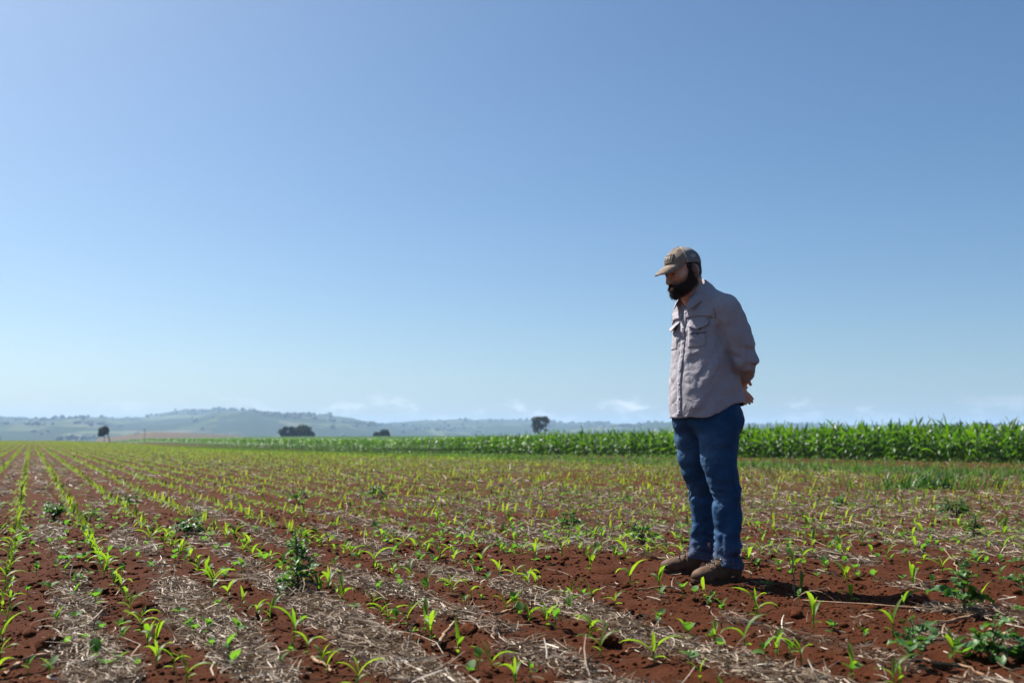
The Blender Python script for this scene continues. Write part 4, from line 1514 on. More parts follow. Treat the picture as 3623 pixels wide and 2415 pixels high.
# ---- skeleton in his own frame (metres)
SHO = {-1: np.array((-.195, .020, 1.420)), 1: np.array((.172, -.010, 1.405))}
ELB = {-1: np.array((-.240, -.060, 1.150)), 1: np.array((.25, -.07, 1.15))}
WRI = {-1: np.array((-.075, -.188, 1.048)), 1: np.array((.066, -.215, 1.036))}
LEGS = {1: [(.095, .005, .84, .118), (.108, .000, .64, .100), (.122, -.035, .53, .085), (.132, -.065, .455, .076), (.146, -.088, .30, .071), (.160, -.078, .16, .073), (.165, -.075, .03, .077)],
        -1: [(-.098, .010, .84, .118), (-.118, .030, .64, .098), (-.134, .022, .53, .084), (-.145, .006, .455, .076), (-.152, .006, .30, .070), (-.162, .022, .16, .070), (-.165, .030, .03, .072)]}
HEAD_C = np.array((0, .150, 1.641))
PITCH = R(-17)


def to_head(x, y, z):
    Y = y - HEAD_C[1]; Z = z - HEAD_C[2]
    c, s = math.cos(-PITCH), math.sin(-PITCH)
    return x, Y * c - Z * s, Y * s + Z * c


def from_head(p):
    p = np.asarray(p, float)
    c, s = math.cos(PITCH), math.sin(PITCH)
    return np.stack([p[..., 0], HEAD_C[1] + p[..., 1] * c - p[..., 2] * s, HEAD_C[2] + p[..., 1] * s + p[..., 2] * c], -1)


def head_lo_hi(): return HEAD_C - .17, HEAD_C + .17


def build_man():
    root = bpy.data.objects.new('person', None); COL.objects.link(root)
    root.location = (MAN_X, MAN_Y, float(ground_h(np.array([1.0]), np.array([5.37]))[0]) + .004)
    root.rotation_euler = (0, 0, MAN_ROT)
    tag(root, 'bearded man in cap, grey shirt and blue jeans, hands behind back, looking down at seedlings', 'person')

    def put(name, V, F, mat, parent=root, smooth=True):
        return add_obj(name, np_mesh(name, V, F, mat, smooth), parent)

    # ---------------------------------------------------------------- body: one continuous skin
    xs = np.concatenate([np.arange(-.33, -.105, .0075), np.arange(-.105, .105, .004), np.arange(.105, .33, .0075)])
    ys = np.concatenate([np.arange(-.36, -.18, .0045), np.arange(-.18, .03, .0075), np.arange(.03, .32, .004)])
    zs = np.concatenate([np.arange(.02, .86, .02), np.arange(.86, 1.10, .004), np.arange(1.10, 1.44, .016), np.arange(1.44, 1.80, .003)])
    B = Field(xs, ys, zs)
    for s in (-1, 1):
        L = LEGS[s]
        for a, b in zip(L[:-1], L[1:]):
            B.cap(a[:3], b[:3], a[3] * .78, b[3] * (.78 if b[2] > .2 else .62), .02)
        a = L[-1]
        sp = R(29) if s > 0 else 0
        B.cap((a[0], a[1] - .01, .05), (a[0] + math.sin(sp) * .14, a[1] + math.cos(sp) * .14, .04), .035, .028, .02)
    for z0, z1, r0, r1 in ((.86, 1.05, .15, .14), (1.05, 1.28, .14, .135), (1.28, 1.42, .135, .10)):
        for sx in (-1, 1): B.cap((sx * .045, .0, z0), (sx * .045, .01, z1), r0 - .02, r1 - .02, .04)
    B.cap((-.16, .025, 1.41), (.16, .025, 1.41), .055, .055, .05)
    B.cap((0, .045, 1.42), (0, .118, 1.60), .068, .060, .035)
    for s in (-1, 1):
        B.cap((s * .02, .03, 1.52), (s * .12, .01, 1.45), .045, .04, .04)
        B.cap(SHO[s], ELB[s], .055, .043, .03)
        B.cap(ELB[s], WRI[s], .044, .027, .015)
        # hand: a palm and five fingers
        u = np.array((-s * .62, -.50, -.60)); u /= np.linalg.norm(u)
        w = np.array((0.0, -.62, .78)); w -= u * (w @ u); w /= np.linalg.norm(w)      # across the knuckles, thumb side up
        n = np.cross(u, w) * s
        W0 = WRI[s]
        for q in (-.5, -.17, .17, .5):
            B.cap(W0 + w * q * .036, W0 + u * .085 + w * q * .052, .017, .0135, .012)
        for q, ln, cu in ((.5, .066, .35), (.17, .074, .30), (-.17, .070, .36), (-.5, .056, .45)):
            k0 = W0 + u * .082 + w * q * .053
            d1 = u - w * q * .05 - n * cu * .35; d1 /= np.linalg.norm(d1)
            k1 = k0 + d1 * ln * .5
            d2 = d1 - n * cu * .7; d2 /= np.linalg.norm(d2)
            k2 = k1 + d2 * ln * .3
            d3 = d2 - n * cu * .6; d3 /= np.linalg.norm(d3)
            k3 = k2 + d3 * ln * .22
            B.cap(k0, k1, .0098, .0088, .004); B.cap(k1, k2, .0088, .0080, .002); B.cap(k2, k3, .0080, .0066, .002)
        t0 = W0 + u * .022 + w * .026
        t1 = t0 + (u * .6 + w * .62 - n * .3) * .042
        t2 = t1 + (u * .92 + w * .28 - n * .2) * .034
        B.cap(t0, t1, .0145, .0112, .008); B.cap(t1, t2, .0108, .0082, .002)

    # head, in its own tilted frame
    lo, hi = head_lo_hi()
    E = lambda c, r: (lambda x, y, z: ellip(*to_head(x, y, z), np.array(c), np.array(r)))
    CP = lambda a, b, ra, rb: (lambda x, y, z: capsule(*to_head(x, y, z), np.array(a), np.array(b), ra, rb))
    for c, r, k in (((0, -.012, .032), (.077, .098, .090), 0), ((0, .026, -.030), (.066, .068, .098), .03), ((0, .038, -.078), (.050, .052, .045), .03), ((0, -.02, -.03), (.068, .075, .075), .03)):
        B.add(E(c, r), lo, hi, k)
    for s in (-1, 1):
        B.add(E((s * .036, .062, -.018), (.028, .030, .026), ), lo, hi, .02)
        B.cut(E((s * .031, .100, .004), (.017, .017, .013)), lo, hi, .012)
        B.add(E((s * .031, .081, .003), (.0145, .0135, .0135)), lo, hi, .004)
        B.add(E((s * .031, .0870, .0110), (.0165, .0110, .0070)), lo, hi, .005)
        B.add(E((s * .031, .0870, -.0095), (.0150, .0095, .0055)), lo, hi, .005)
        B.add(CP((s * .010, .094, .020), (s * .046, .080, .020), .011, .009), lo, hi, .012)
        B.add(CP((s * .013, .103, -.043), (s * .014, .110, -.042), .0095, .009), lo, hi, .006)
        # ears
        B.add(E((s * .082, -.016, -.004), (.010, .024, .034)), lo, hi, .006)
        B.cut(E((s * .094, -.012, .000), (.008, .012, .018)), lo, hi, .004)
        B.add(E((s * .079, -.006, -.034), (.008, .010, .011)), lo, hi, .006)
    B.add(CP((0, .093, .018), (0, .121, -.032), .0085, .0115), lo, hi, .012)
    B.add(E((0, .119, -.037), (.0125, .0125, .010)), lo, hi, .006)
    B.add(E((0, .086, -.068), (.034, .020, .022)), lo, hi, .015)
    B.add(E((0, .100, -.065), (.023, .0095, .0062)), lo, hi, .004)
    B.add(E((0, .097, -.079), (.020, .0100, .0070)), lo, hi, .004)
    B.add(E((0, .080, -.109), (.026, .020, .018)), lo, hi, .015)
    headD = B.D.copy()
    V, F = B.mesh()
    V = smooth_mesh(V, F, 1, .4)
    BV, BF = V, F
    hX, hY, hZ = to_head(V[:, 0], V[:, 1], V[:, 2])
    n2 = vnoise3(V[:, 0], V[:, 1], V[:, 2], .012, 5)
    ln = np.interp(hY, [-.01, .010, .022, .040, .065, .09, .13], [.05, .05, .002, -.034, -.050, -.0525, -.0525]) + .003 * n2
    rg0 = np.maximum(hZ - ln, np.maximum(-.012 + .15 * hZ - hY, (-.142 + .62 * (.085 - hY) * (hY < .085)) - hZ))
    rg0 = np.where(ellip(hX, hY, hZ, np.array((0, .118, -.028)), np.array((.020, .03, .019))) < 0, .05, rg0)
    lipz = ellip(hX, hY, hZ, np.array((0, .10, -.0735)), np.array((.018, .03, .009)))
    rg0 = np.where(lipz < 0, .05, rg0)
    scalp_ = np.maximum(hY - .03, -.055 - hZ)
    stub = np.maximum(sstep(.030, -.006, rg0), sstep(.012, -.012, scalp_) * (np.abs(hX) < .079)) * .85
    add_obj('body', np_mesh('body', V, F, M['skin'], True, {'stubble': stub * (V[:, 2] > 1.44)}), root)

    # beard, moustache and hair grow as shells over that same head
    hx = np.arange(-.12, .12, .003); hy = np.arange(-.03, .32, .003); hzz = np.arange(1.44, 1.80, .003)
    # resample the head field
    def resample(xs2, ys2, zs2):
        def ix(a, b):
            i = np.clip(np.searchsorted(a, b) - 1, 0, len(a) - 2); return i, np.clip((b - a[i]) / (a[i + 1] - a[i]), 0, 1)
        (i, fi), (j, fj), (k, fk) = ix(xs, xs2), ix(ys, ys2), ix(zs, zs2)
        d = headD
        a = d[i] * (1 - fi)[:, None, None] + d[i + 1] * fi[:, None, None]
        a = a[:, j] * (1 - fj)[None, :, None] + a[:, j + 1] * fj[None, :, None]
        return a[:, :, k] * (1 - fk)[None, None, :] + a[:, :, k + 1] * fk[None, None, :]
    H = resample(hx, hy, hzz).astype(np.float32)
    X, Y, Z = to_head(hx[:, None, None], hy[None, :, None], hzz[None, None, :])
    X = X + 0 * Y
    nz = vnoise3(np.broadcast_to(hx[:, None, None], H.shape), np.broadcast_to(hy[None, :, None], H.shape), np.broadcast_to(hzz[None, None, :], H.shape), .008, 4)
    nz2 = vnoise3(np.broadcast_to(hx[:, None, None], H.shape), np.broadcast_to(hy[None, :, None], H.shape), np.broadcast_to(hzz[None, None, :], H.shape), .018, 5)
    line = np.interp(Y, [-.01, .010, .022, .040, .065, .09, .13], [.05, .05, .002, -.034, -.050, -.0525, -.0525]) - .0045 * nz2                       # cheek line climbing to the sideburn
    reg = np.maximum(Z - line, np.maximum(-.012 + .15 * Z - Y, (-.142 + .62 * (.085 - Y) * (Y < .085) + .006 * nz2) - Z))
    off = (.0055 + .0095 * sstep(-.05, -.12, Z) + .0045 * nz + .004 * nz2) * sstep(.002, -.018, reg) - .0012
    mouth = ellip(X, Y, Z, np.array((0, .108, -.0735)), np.array((.020, .035, .0105)))
    beard = np.maximum(np.maximum(H - off, reg), -mouth)
    nose = ellip(X, Y, Z, np.array((0, .118, -.028)), np.array((.022, .03, .019)))
    beard = np.maximum(beard, -nose)
    ear0 = np.minimum(ellip(X, Y, Z, np.array((.085, -.012, -.004)), np.array((.035, .024, .044))), ellip(X, Y, Z, np.array((-.085, -.012, -.004)), np.array((.035, .024, .044))))
    beard = np.maximum(beard, -ear0)
    chin = ellip(X, Y, Z, np.array((0, .088, -.112)), np.array((.027, .024, .027))) + .002 * nz + .002 * nz2
    beard = np.minimum(beard, chin)
    for sg in (-1, 1):
        mo = capsule(X, Y, Z, np.array((sg * .004, .1125, -.0575)), np.array((sg * .027, .096, -.0700)), .0062, .0062) + .0012 * nz
        beard = np.minimum(beard, mo)
    Fd = Field(hx, hy, hzz); Fd.D = beard.astype(np.float32)
    V, F = Fd.mesh(); bo = put('beard', V, F, M['beard'])
    # single whiskers that stand out of it and break its edge
    rgb_ = np.random.default_rng(12)
    cen = np.array((0, .15, 1.60))
    vi = rgb_.choice(len(V), 2600)
    P = V[vi]; nn = P - (cen + np.array((0, .02, -.02))); nn /= np.linalg.norm(nn, axis=1)[:, None]
    gdir = nn * .55 + np.array((0, .15, -.75)) + rgb_.normal(0, .22, P.shape); gdir /= np.linalg.norm(gdir, axis=1)[:, None]
    sd = np.cross(gdir, rgb_.normal(0, 1, P.shape)); sd /= np.linalg.norm(sd, axis=1)[:, None]
    ln_ = rgb_.uniform(.005, .013, len(P))[:, None]
    w_ = .0006
    Q = np.stack([P - sd * w_, P + sd * w_, P + gdir * ln_ * .6 + sd * w_ * .8, P + gdir * ln_ * .6 - sd * w_ * .8, P + gdir * ln_ + np.array((0, 0, -.002))], 1)
    o5 = (np.arange(len(P)) * 5)[:, None]
    wh = add_obj('whiskers', np_mesh('whiskers', Q.reshape(-1, 3), [np.array([[0, 1, 2, 3]]) + o5, np.array([[3, 2, 4]]) + o5], M['beard']), bo)
    wh['kind'] = 'stuff'
    scalp = np.maximum(H - .0035 - .001 * nz, np.maximum(Y - .028 + .25 * np.abs(Z - .02), -.036 - Z + .006 * nz2))
    ear = np.minimum(ellip(X, Y, Z, np.array((.085, -.014, -.006)), np.array((.032, .029, .042))), ellip(X, Y, Z, np.array((-.085, -.014, -.006)), np.array((.032, .029, .042))))
    scalp = np.maximum(scalp, -ear)
    scalp = np.maximum(scalp, -.01 - .0 * Z - (Z + .04) * .8 - (Y < -.0) * .5)
    Fd.D = scalp.astype(np.float32)
    V, F = Fd.mesh(); put('hair', V, F, M['hair'])
    bskin = BVHTree.FromPolygons([tuple(v) for v in BV], [tuple(f) for f in BF])
    fwd = from_head(np.array((0, 1.0, 0))) - from_head(np.array((0, 0, 0)))

    def skin(xx, zz, lift):
        """a point on the face in front of head-frame (x, z)"""
        h = bskin.ray_cast(Vector(from_head(np.array((xx, .3, zz)))), Vector(-fwd))
        return np.array(h[0]) + fwd * lift if h[0] is not None else from_head(np.array((xx, .095, zz)))
    for s in (-1, 1):
        def ball(name, r, loc, mat, parent):
            bm = bmesh.new(); bmesh.ops.create_uvsphere(bm, u_segments=16, v_segments=10, radius=1)
            for v in bm.verts:
                q = Vector((v.co.x * r[0], v.co.y * r[1], v.co.z * r[2]))
                v.co = Vector(from_head(np.array(q)) - from_head(np.array((0, 0, 0))))
            me = bpy.data.meshes.new(name); bm.to_mesh(me); bm.free(); me.materials.append(mat)
            return add_obj(name, me, parent, loc)
        p = skin(s * .0315, .0015, -.0030)
        e = ball('eye', (.0128, .0052, .0044), p, M['eyewhite'], root)
        ball('iris', (.0050, .0030, .0040), Vector(fwd * .0034 + (from_head(np.array((0, 0, -.0006))) - from_head(np.array((0, 0, 0))))), M['iris'], e)
        pts = [skin(s * a, b, .0006) for a, b in ((.0175, .0015), (.0235, .0055), (.0315, .0068), (.0395, .0052), (.0460, .0006))]
        Vb, Fb = tube_np(pts, [.0009, .0015, .0017, .0015, .0009], 6); put('eyelid', Vb, Fb, M['hair'])
        pts = [skin(s * a, b, .0010) for a, b in ((.011, .0165), (.020, .0200), (.030, .0222), (.041, .0215), (.053, .0150))]
        Vb, Fb = tube_np(pts, [.0026, .0040, .0042, .0036, .0014], 7)
        put('eyebrow', Vb, Fb, M['hair'])
    Vb, Fb = tube_np([(-.016, .100, -.0715), (-.008, .1065, -.0722), (0, .1085, -.0722), (.008, .1065, -.0722), (.016, .100, -.0715)], [.0008, .0015, .0018, .0015, .0008], 6)
    put('teeth', from_head(Vb), Fb, M['teeth'])
    Vb, Fb = tube_np([(-.019, .098, -.0785), (-.010, .1055, -.0805), (0, .108, -.081), (.010, .1055, -.0805), (.019, .098, -.0785)], [.0018, .0044, .005, .0044, .0018], 8)
    put('lip', from_head(Vb), Fb, M['lips'])

    # ---------------------------------------------------------------- shirt
    rings = np.array([  # z, cy, half-width, front depth, back depth
        (.78, .000, .217, .192, .186), (.88, .000, .216, .192, .180), (.96, .002, .214, .192, .166), (1.05, .004, .209, .184, .146), (1.15, .008, .202, .170, .138),
        (1.25, .016, .198, .150, .138), (1.34, .026, .194, .130, .140), (1.41, .034, .178, .106, .128), (1.47, .044, .146, .084, .100), (1.53, .062, .088, .066, .072), (1.58, .075, .060, .05, .05)])
    xs2 = np.arange(-.36, .36, .005); ys2 = np.arange(-.27, .25, .005); zs2 = np.arange(.80, 1.575, .005)
    S = Field(xs2, ys2, zs2)

    def torso(x, y, z, grow=0.0):
        cy, a, bf, bb = (np.interp(z, rings[:, 0], rings[:, i]) + (grow if i > 1 else 0) for i in range(1, 5))
        Y = y - cy
        b = np.where(Y > 0, bf, bb)
        q = (np.abs(x / a) ** 2.25 + np.abs(Y / b) ** 2.25) ** (1 / 2.25)
        return (q - 1) * np.minimum(a, b) * .95
    S.add(torso, (-9, -9, -9), (9, 9, 9))
    for s in (-1, 1):
        S.cap((s * .045, .055, 1.525), (s * .165, .018, 1.448), .048, .058, .05)
        S.cap((s * .10, .0, 1.40), (s * .16, -.04, 1.30), .09, .08, .05)
    for s in (-1, 1):
        m = SHO[s] * .5 + ELB[s] * .5 + np.array((s * .006, -.004, 0))
        S.cap(SHO[s], m, .081, .078, .020)
        S.cap(m, ELB[s], .076, .065, .012)
        cuff = ELB[s] + (WRI[s] - ELB[s]) * .52
        S.cap(ELB[s], cuff, .066, .057, .010)
    # folds
    def folds(x, y, z):
        side = sstep(-.02, -.12, x) + sstep(.02, .12, x)
        arm = sstep(.205, .235, np.abs(x)) + 0 * z
        # torso: slanting pulls from the armpit to the belly, then sagging over the hem
        al = y * .42 - z * .90; ac = y * .90 + z * .42
        w = vnoise3(x * .25, ac, al * .22, .042, 1) * .0075 + (.5 - np.abs(vnoise3(x * .3 + 3, ac, al * .26, .040, 2))) * .0095
        hz_ = vnoise3(x, y * .4, z, .06, 3) * .0040 + (.5 - np.abs(vnoise3(x * .7, y, z * 1.4 + .4 * np.abs(x), .045, 4))) * .0055
        fr = sstep(.10, .02, np.abs(x)) * sstep(-.0, .08, y)
        t = w * (1 - fr) + hz_ * (.6 + .9 * fr)
        t = t * (.35 + .65 * sstep(1.47, 1.33, z))
        # sleeves: rings that bunch at the elbow and above the cuff
        da = capsule(x, y, z, SHO[-1], ELB[-1], 0, 0); db = capsule(x, y, z, ELB[-1], WRI[-1], 0, 0)
        e = np.exp(-((z - 1.17) / .07) ** 2)
        sl = vnoise3(x * .5, y * .45, z + .5 * np.abs(x), .030, 6) * (.0030 + .0085 * e) + (.5 - np.abs(vnoise3(x * .5 + .3 * z, y + .2 * z, z * .25, .045, 7))) * .0100
        return np.where(arm > .5, sl, t)
    S.displace(folds, .03)
    # open below: a hem cut in a curve, and the inside hollowed out
    def hemz(x, y): return .848 + .078 * sstep(.15, -.03, y) - .012 * sstep(-.09, -.17, y) + .003 * np.sin(x * 40 + y * 25)
    S.cut(lambda x, y, z: (z - hemz(x, y)), (-9, -9, 0), (9, 9, .99)) if False else None
    x, y, z = S.pts((slice(None),) * 3)
    armz = np.minimum(capsule(x, y, z, ELB[-1], WRI[-1], .06, .06), capsule(x, y, z, ELB[1], WRI[1], .06, .06))
    S.D = np.maximum(S.D, np.where((z < 1.0) & (armz > .02), -(S.D + .0085), -1.0)).astype(np.float32)
    S.D = np.maximum(S.D, (hemz(x, y) - z)).astype(np.float32)
    for s in (-1, 1):
        d = WRI[s] - ELB[s]; d /= np.linalg.norm(d)
        c0 = ELB[s] + (WRI[s] - ELB[s]) * .60
        S.cut(lambda x, y, z: np.maximum(capsule(x, y, z, ELB[s] + d * .09, c0 + d * .1, .053, .048), -((x - (ELB[s] + d * .1)[0]) * d[0] + (y - (ELB[s] + d * .1)[1]) * d[1] + (z - (ELB[s] + d * .1)[2]) * d[2])), np.minimum(ELB[s], c0 + d * .1) - .09, np.maximum(ELB[s], c0 + d * .1) + .09)
        S.cut(lambda x, y, z: np.maximum(-((x - c0[0]) * d[0] + (y - c0[1]) * d[1] + (z - c0[2]) * d[2]), np.sqrt((x - c0[0]) ** 2 + (y - c0[1]) ** 2 + (z - c0[2]) ** 2) - .10), c0 - .11, c0 + .11) if False else None
    S.cut(lambda x, y, z: capsule(x, y, z, np.array((0, .06, 1.47)), np.array((0, .13, 1.66)), .066, .066), (-.1, -.05, 1.40), (.1, .2, 1.6))
    S.cut(lambda x, y, z: np.maximum(np.maximum(np.abs(x) - .55 * (z - 1.432), z - 1.56), .06 - y), (-.09, .05, 1.42), (.09, .25, 1.57))
    V, F = S.mesh()
    V = smooth_mesh(V, F, 1, .5)
    shirt = put('shirt', V, F, M['shirt'])
    bvh = BVHTree.FromPolygons([tuple(v) for v in V], [tuple(f) for f in F])

    def front(xx, zz, lift=.002, d=(0, -1, 0), start=(0, .5, 0), tilt=None):
        o = Vector((xx + start[0], start[1], zz + start[2]))
        h = bvh.ray_cast(o, Vector(d))
        if h[0] is None: return np.array((xx, .1, zz))
        return np.array(h[0] + h[1] * lift)

    def panel(name, poly_fn, nu, nv, lift_fn, mat, parent=shirt, thick=.0016, d=(0, -1, 0), start=(0, .5, 0)):
        """a piece of cloth laid on the shirt; poly_fn(a, b) gives (x, z) for a, b in 0..1"""
        top, bot = [], []
        for j in range(nv):
            for i in range(nu):
                xx, zz = poly_fn(i / (nu - 1), j / (nv - 1))
                l = lift_fn(i / (nu - 1), j / (nv - 1))
                top.append(front(xx, zz, l + thick, d, start)); bot.append(front(xx, zz, l - .004, d, start))
        V = np.array(top + bot); n = nu * nv
        f = grid_faces(nu, nv)
        ring = [i for i in range(nu)] + [j * nu + nu - 1 for j in range(1, nv)] + [(nv - 1) * nu + i for i in range(nu - 2, -1, -1)] + [j * nu for j in range(nv - 2, 0, -1)]
        e = np.array([[ring[k], ring[(k + 1) % len(ring)], ring[(k + 1) % len(ring)] + n, ring[k] + n] for k in range(len(ring))])
        return put(name, V, np.concatenate([f[:, ::-1], f + n, e]), mat, parent)

    panel('placket', lambda a, b: (-.017 + .034 * a, 1.455 - b * .592), 4, 60, lambda a, b: .0014, M['shirt'])
    for s in (-1, 1):
        panel('yoke', lambda a, b: (s * (.018 + a * .166), 1.430 - b * (.046 - .010 * math.sin(a * 3.0) + .012 * a)), 26, 8, lambda a, b: .0006 + .0055 * b, M['shirt'])

        def flap(a, b, s=s):
            return s * (.038 + a * .108), 1.372 - .006 * math.sin(a * 3.1) - b * (.034 + .016 * (1 - abs(2 * a - 1)))
        panel('pocket_flap', flap, 16, 8, (lambda a, b: .001 + .010 * b ** 2) if s < 0 else (lambda a, b: .002 + .022 * b ** 1.5), M['shirt'])
        panel('pocket', lambda a, b: (s * (.044 + a * .096), 1.345 - b * .125), 10, 12, lambda a, b: -.0006, M['shirt'])
    for zb in (1.415, 1.330, 1.255, 1.180, 1.105, 1.030, .955, .885):
        c = front(.0, zb, .0048)
        bm = bmesh.new(); bmesh.ops.create_uvsphere(bm, u_segments=12, v_segments=6, radius=.0062)
        for v in bm.verts: v.co.y *= .35
        me = bpy.data.meshes.new('button'); bm.to_mesh(me); bm.free(); me.materials.append(M['button'])
        add_obj('button', me, shirt, c)
    for s in (-1, 1):
        c = front(s * .092, 1.325, .006)
        bm = bmesh.new(); bmesh.ops.create_uvsphere(bm, u_segments=12, v_segments=6, radius=.0055)
        for v in bm.verts: v.co.y *= .35
        me = bpy.data.meshes.new('button'); bm.to_mesh(me); bm.free(); me.materials.append(M['button'])
        add_obj('button', me, shirt, c)

    def text_mesh(txt, size):
        cu = bpy.data.curves.new('lettering', 'FONT'); cu.body = txt; cu.size = size; cu.align_x = 'CENTER'; cu.resolution_u = 2
        o = bpy.data.objects.new('lettering', cu); COL.objects.link(o)
        bpy.context.view_layer.update()
        me = bpy.data.meshes.new_from_object(o.evaluated_get(bpy.context.evaluated_depsgraph_get()))
        bpy.data.objects.remove(o)
        Vt = np.array([tuple(v.co) for v in me.vertices]); Ft = [tuple(p.vertices) for p in me.polygons]
        bpy.data.meshes.remove(me)
        return Vt, Ft

    Vt, Ft = text_mesh('syngenta', .0215)
    Vt = np.array([front(-.098 - v[0], 1.292 + v[1], .0032) for v in Vt])
    me = bpy.data.meshes.new('lettering'); me.from_pydata([tuple(v) for v in Vt], [], Ft); me.materials.append(M['print'])
    add_obj('lettering', me, shirt)
    lf = [( -.100 + .004, 1.311), (-.106, 1.317), (-.113, 1.321), (-.108, 1.313)]
    Vl = np.array([front(a, b, .0032) for a, b in lf])
    put('emblem', Vl, np.array([[0, 1, 2, 3]]), M['print'], shirt, False)

    # collar: a stand round the neck folded over into two wings, open at the throat
    nA = 40
    A = np.linspace(-R(148), R(148), nA)          # 0 at the nape

    def ring(rx, ry, cy, zb, zf, k=1.0, dz=None):
        f = (1 - np.cos(A)) / 2 / ((1 - math.cos(R(148))) / 2)
        z = zb + (zf - zb) * f ** k
        if dz is not None: z = z + dz
        return np.stack([rx * np.sin(A), cy - ry * np.cos(A), z], -1)
    wing = sstep(R(85), R(146), np.abs(A))
    r0 = ring(.076, .068, .078, 1.545, 1.470)
    r1 = ring(.071, .064, .088, 1.606, 1.497)
    r1b = ring(.076, .069, .087, 1.608, 1.499)
    r2 = ring(.101, .092, .078, 1.586, 1.480)
    r3 = ring(.117, .106, .068, 1.560, 1.452, 1.0, -.034 * wing)
    r3[:, 0] *= 1 - .16 * wing; r3[:, 1] += .030 * wing
    Vc = np.concatenate([r0, r1, r1b, r2, r3, r3 - np.array((0, 0, .003)) - .02 * (r3 - r2), r2 - .05 * (r2 - r1b) - np.array((0, 0, .004))])
    put('collar', Vc, grid_faces(nA, 7)[:, ::-1], M['shirt'], shirt)

    # ---------------------------------------------------------------- jeans
    xs3 = np.arange(-.27, .29, .005); ys3 = np.arange(-.23, .22, .005); zs3 = np.arange(.035, .985, .005)
    J = Field(xs3, ys3, zs3)
    pel = np.array([(.70, -.004, .198, .13, .152), (.78, -.004, .199, .148, .172), (.86, -.004, .194, .160, .164), (.94, -.002, .186, .156, .145), (1.0, 0, .180, .150, .130)])

    def pelvis(x, y, z):
        cy, a, bf, bb = (np.interp(z, pel[:, 0], pel[:, i]) for i in range(1, 5))
        Y = y - cy
        b = np.where(Y > 0, bf, bb)
        d = ((np.abs(x / a) ** 2.3 + np.abs(Y / b) ** 2.3) ** (1 / 2.3) - 1) * np.minimum(a, b) * .95
        e = .775 - z
        h = np.clip(.5 - .5 * (d - e) / .07, 0, 1)
        return d * (1 - h) + e * h + .07 * h * (1 - h)
    J.add(pelvis, (-9, -9, .70), (9, 9, 9))
    for s in (1, -1):
        L = LEGS[s]
        Q = Field(xs3, ys3, zs3) if False else None
        for n_, (a, b) in enumerate(zip(L[:-1], L[1:])):
            J.cap(a[:3], b[:3], a[3], b[3], .045 if n_ == 0 else .006)

    def jfold(x, y, z):
        s = np.where(x > 0, 1.0, -1.0)
        cx = np.where(x > 0, np.interp(z, [l[2] for l in LEGS[1][::-1]], [l[0] for l in LEGS[1][::-1]]), np.interp(z, [l[2] for l in LEGS[-1][::-1]], [l[0] for l in LEGS[-1][::-1]]))
        cy = np.where(x > 0, np.interp(z, [l[2] for l in LEGS[1][::-1]], [l[1] for l in LEGS[1][::-1]]), np.interp(z, [l[2] for l in LEGS[-1][::-1]], [l[1] for l in LEGS[-1][::-1]]))
        th = np.arctan2(y - cy, x - cx)
        X, Y = np.cos(th) * .07, np.sin(th) * .07
        stack = sstep(.36, .17, z)
        knee = np.exp(-((z - .44) / .075) ** 2)
        hip = sstep(.66, .80, z)
        zz = z + .022 * np.sin(th * 1.0 + 2 * s) + .010 * np.sin(2 * th + s)
        n1 = vnoise3(X * .55, Y * .55, zz + s * 3, .030, 21)
        n2 = vnoise3(X * .8, Y * .8, zz * 1.2 + s * 5, .055, 22)
        slant = vnoise3(X * .6, Y * .6 + .7 * z, z * .55 + s, .05, 23)
        rg1, rg2 = .45 - np.abs(n1), .45 - np.abs(slant)
        d = stack * (.020 * rg1 + .010 * n2) + knee * (.012 * rg1 + .012 * rg2) + .009 * rg2 + .004 * slant + hip * .0035 * vnoise3(x * .5, y * .5, z * 1.6, .045, 24)
        flare = -.006 * sstep(.13, .085, z)
        return d + flare
    J.displace(jfold, .03)
    x, y, z = J.pts((slice(None),) * 3)
    ya = np.where(x > 0, -.075, .03)
    J.D = np.maximum(J.D, np.where(z < .15, -(J.D + .0085), -1.0)).astype(np.float32)
    J.D = np.maximum(J.D, (.072 + .16 * (y - ya)) - z).astype(np.float32)
    V, F = J.mesh()
    V = smooth_mesh(V, F, 1, .5)
    sx_ = np.where(V[:, 0] > 0, 1, -1)
    lz = lambda c: np.where(V[:, 0] > 0, np.interp(V[:, 2], [l[2] for l in LEGS[1][::-1]], [l[c] for l in LEGS[1][::-1]]), np.interp(V[:, 2], [l[2] for l in LEGS[-1][::-1]], [l[c] for l in LEGS[-1][::-1]]))
    dy, dx = V[:, 1] - lz(1), V[:, 0] - lz(0)
    fr = np.clip(dy / np.hypot(dx, dy), 0, 1)
    wear = fr ** 1.5 * (.55 * sstep(.52, .66, V[:, 2]) * sstep(.84, .72, V[:, 2]) + .5 * np.exp(-((V[:, 2] - .45) / .07) ** 2) + .45 * sstep(.30, .12, V[:, 2])) + .5 * sstep(.095, .078, V[:, 2])
    jeans = add_obj('jeans', np_mesh('jeans', V, F, M['denim'], True, {'wear': np.clip(wear, 0, .8), 'dust': .55 * sstep(.26, .07, V[:, 2])}), root)
    jb = BVHTree.FromPolygons([tuple(v) for v in V], [tuple(f) for f in F])

    def on(bv, p, c, lift):
        o = Vector(p); d = (Vector(c) - o).normalized()
        h = bv.ray_cast(o, d)
        return None if h[0] is None else h[0] + h[1] * lift
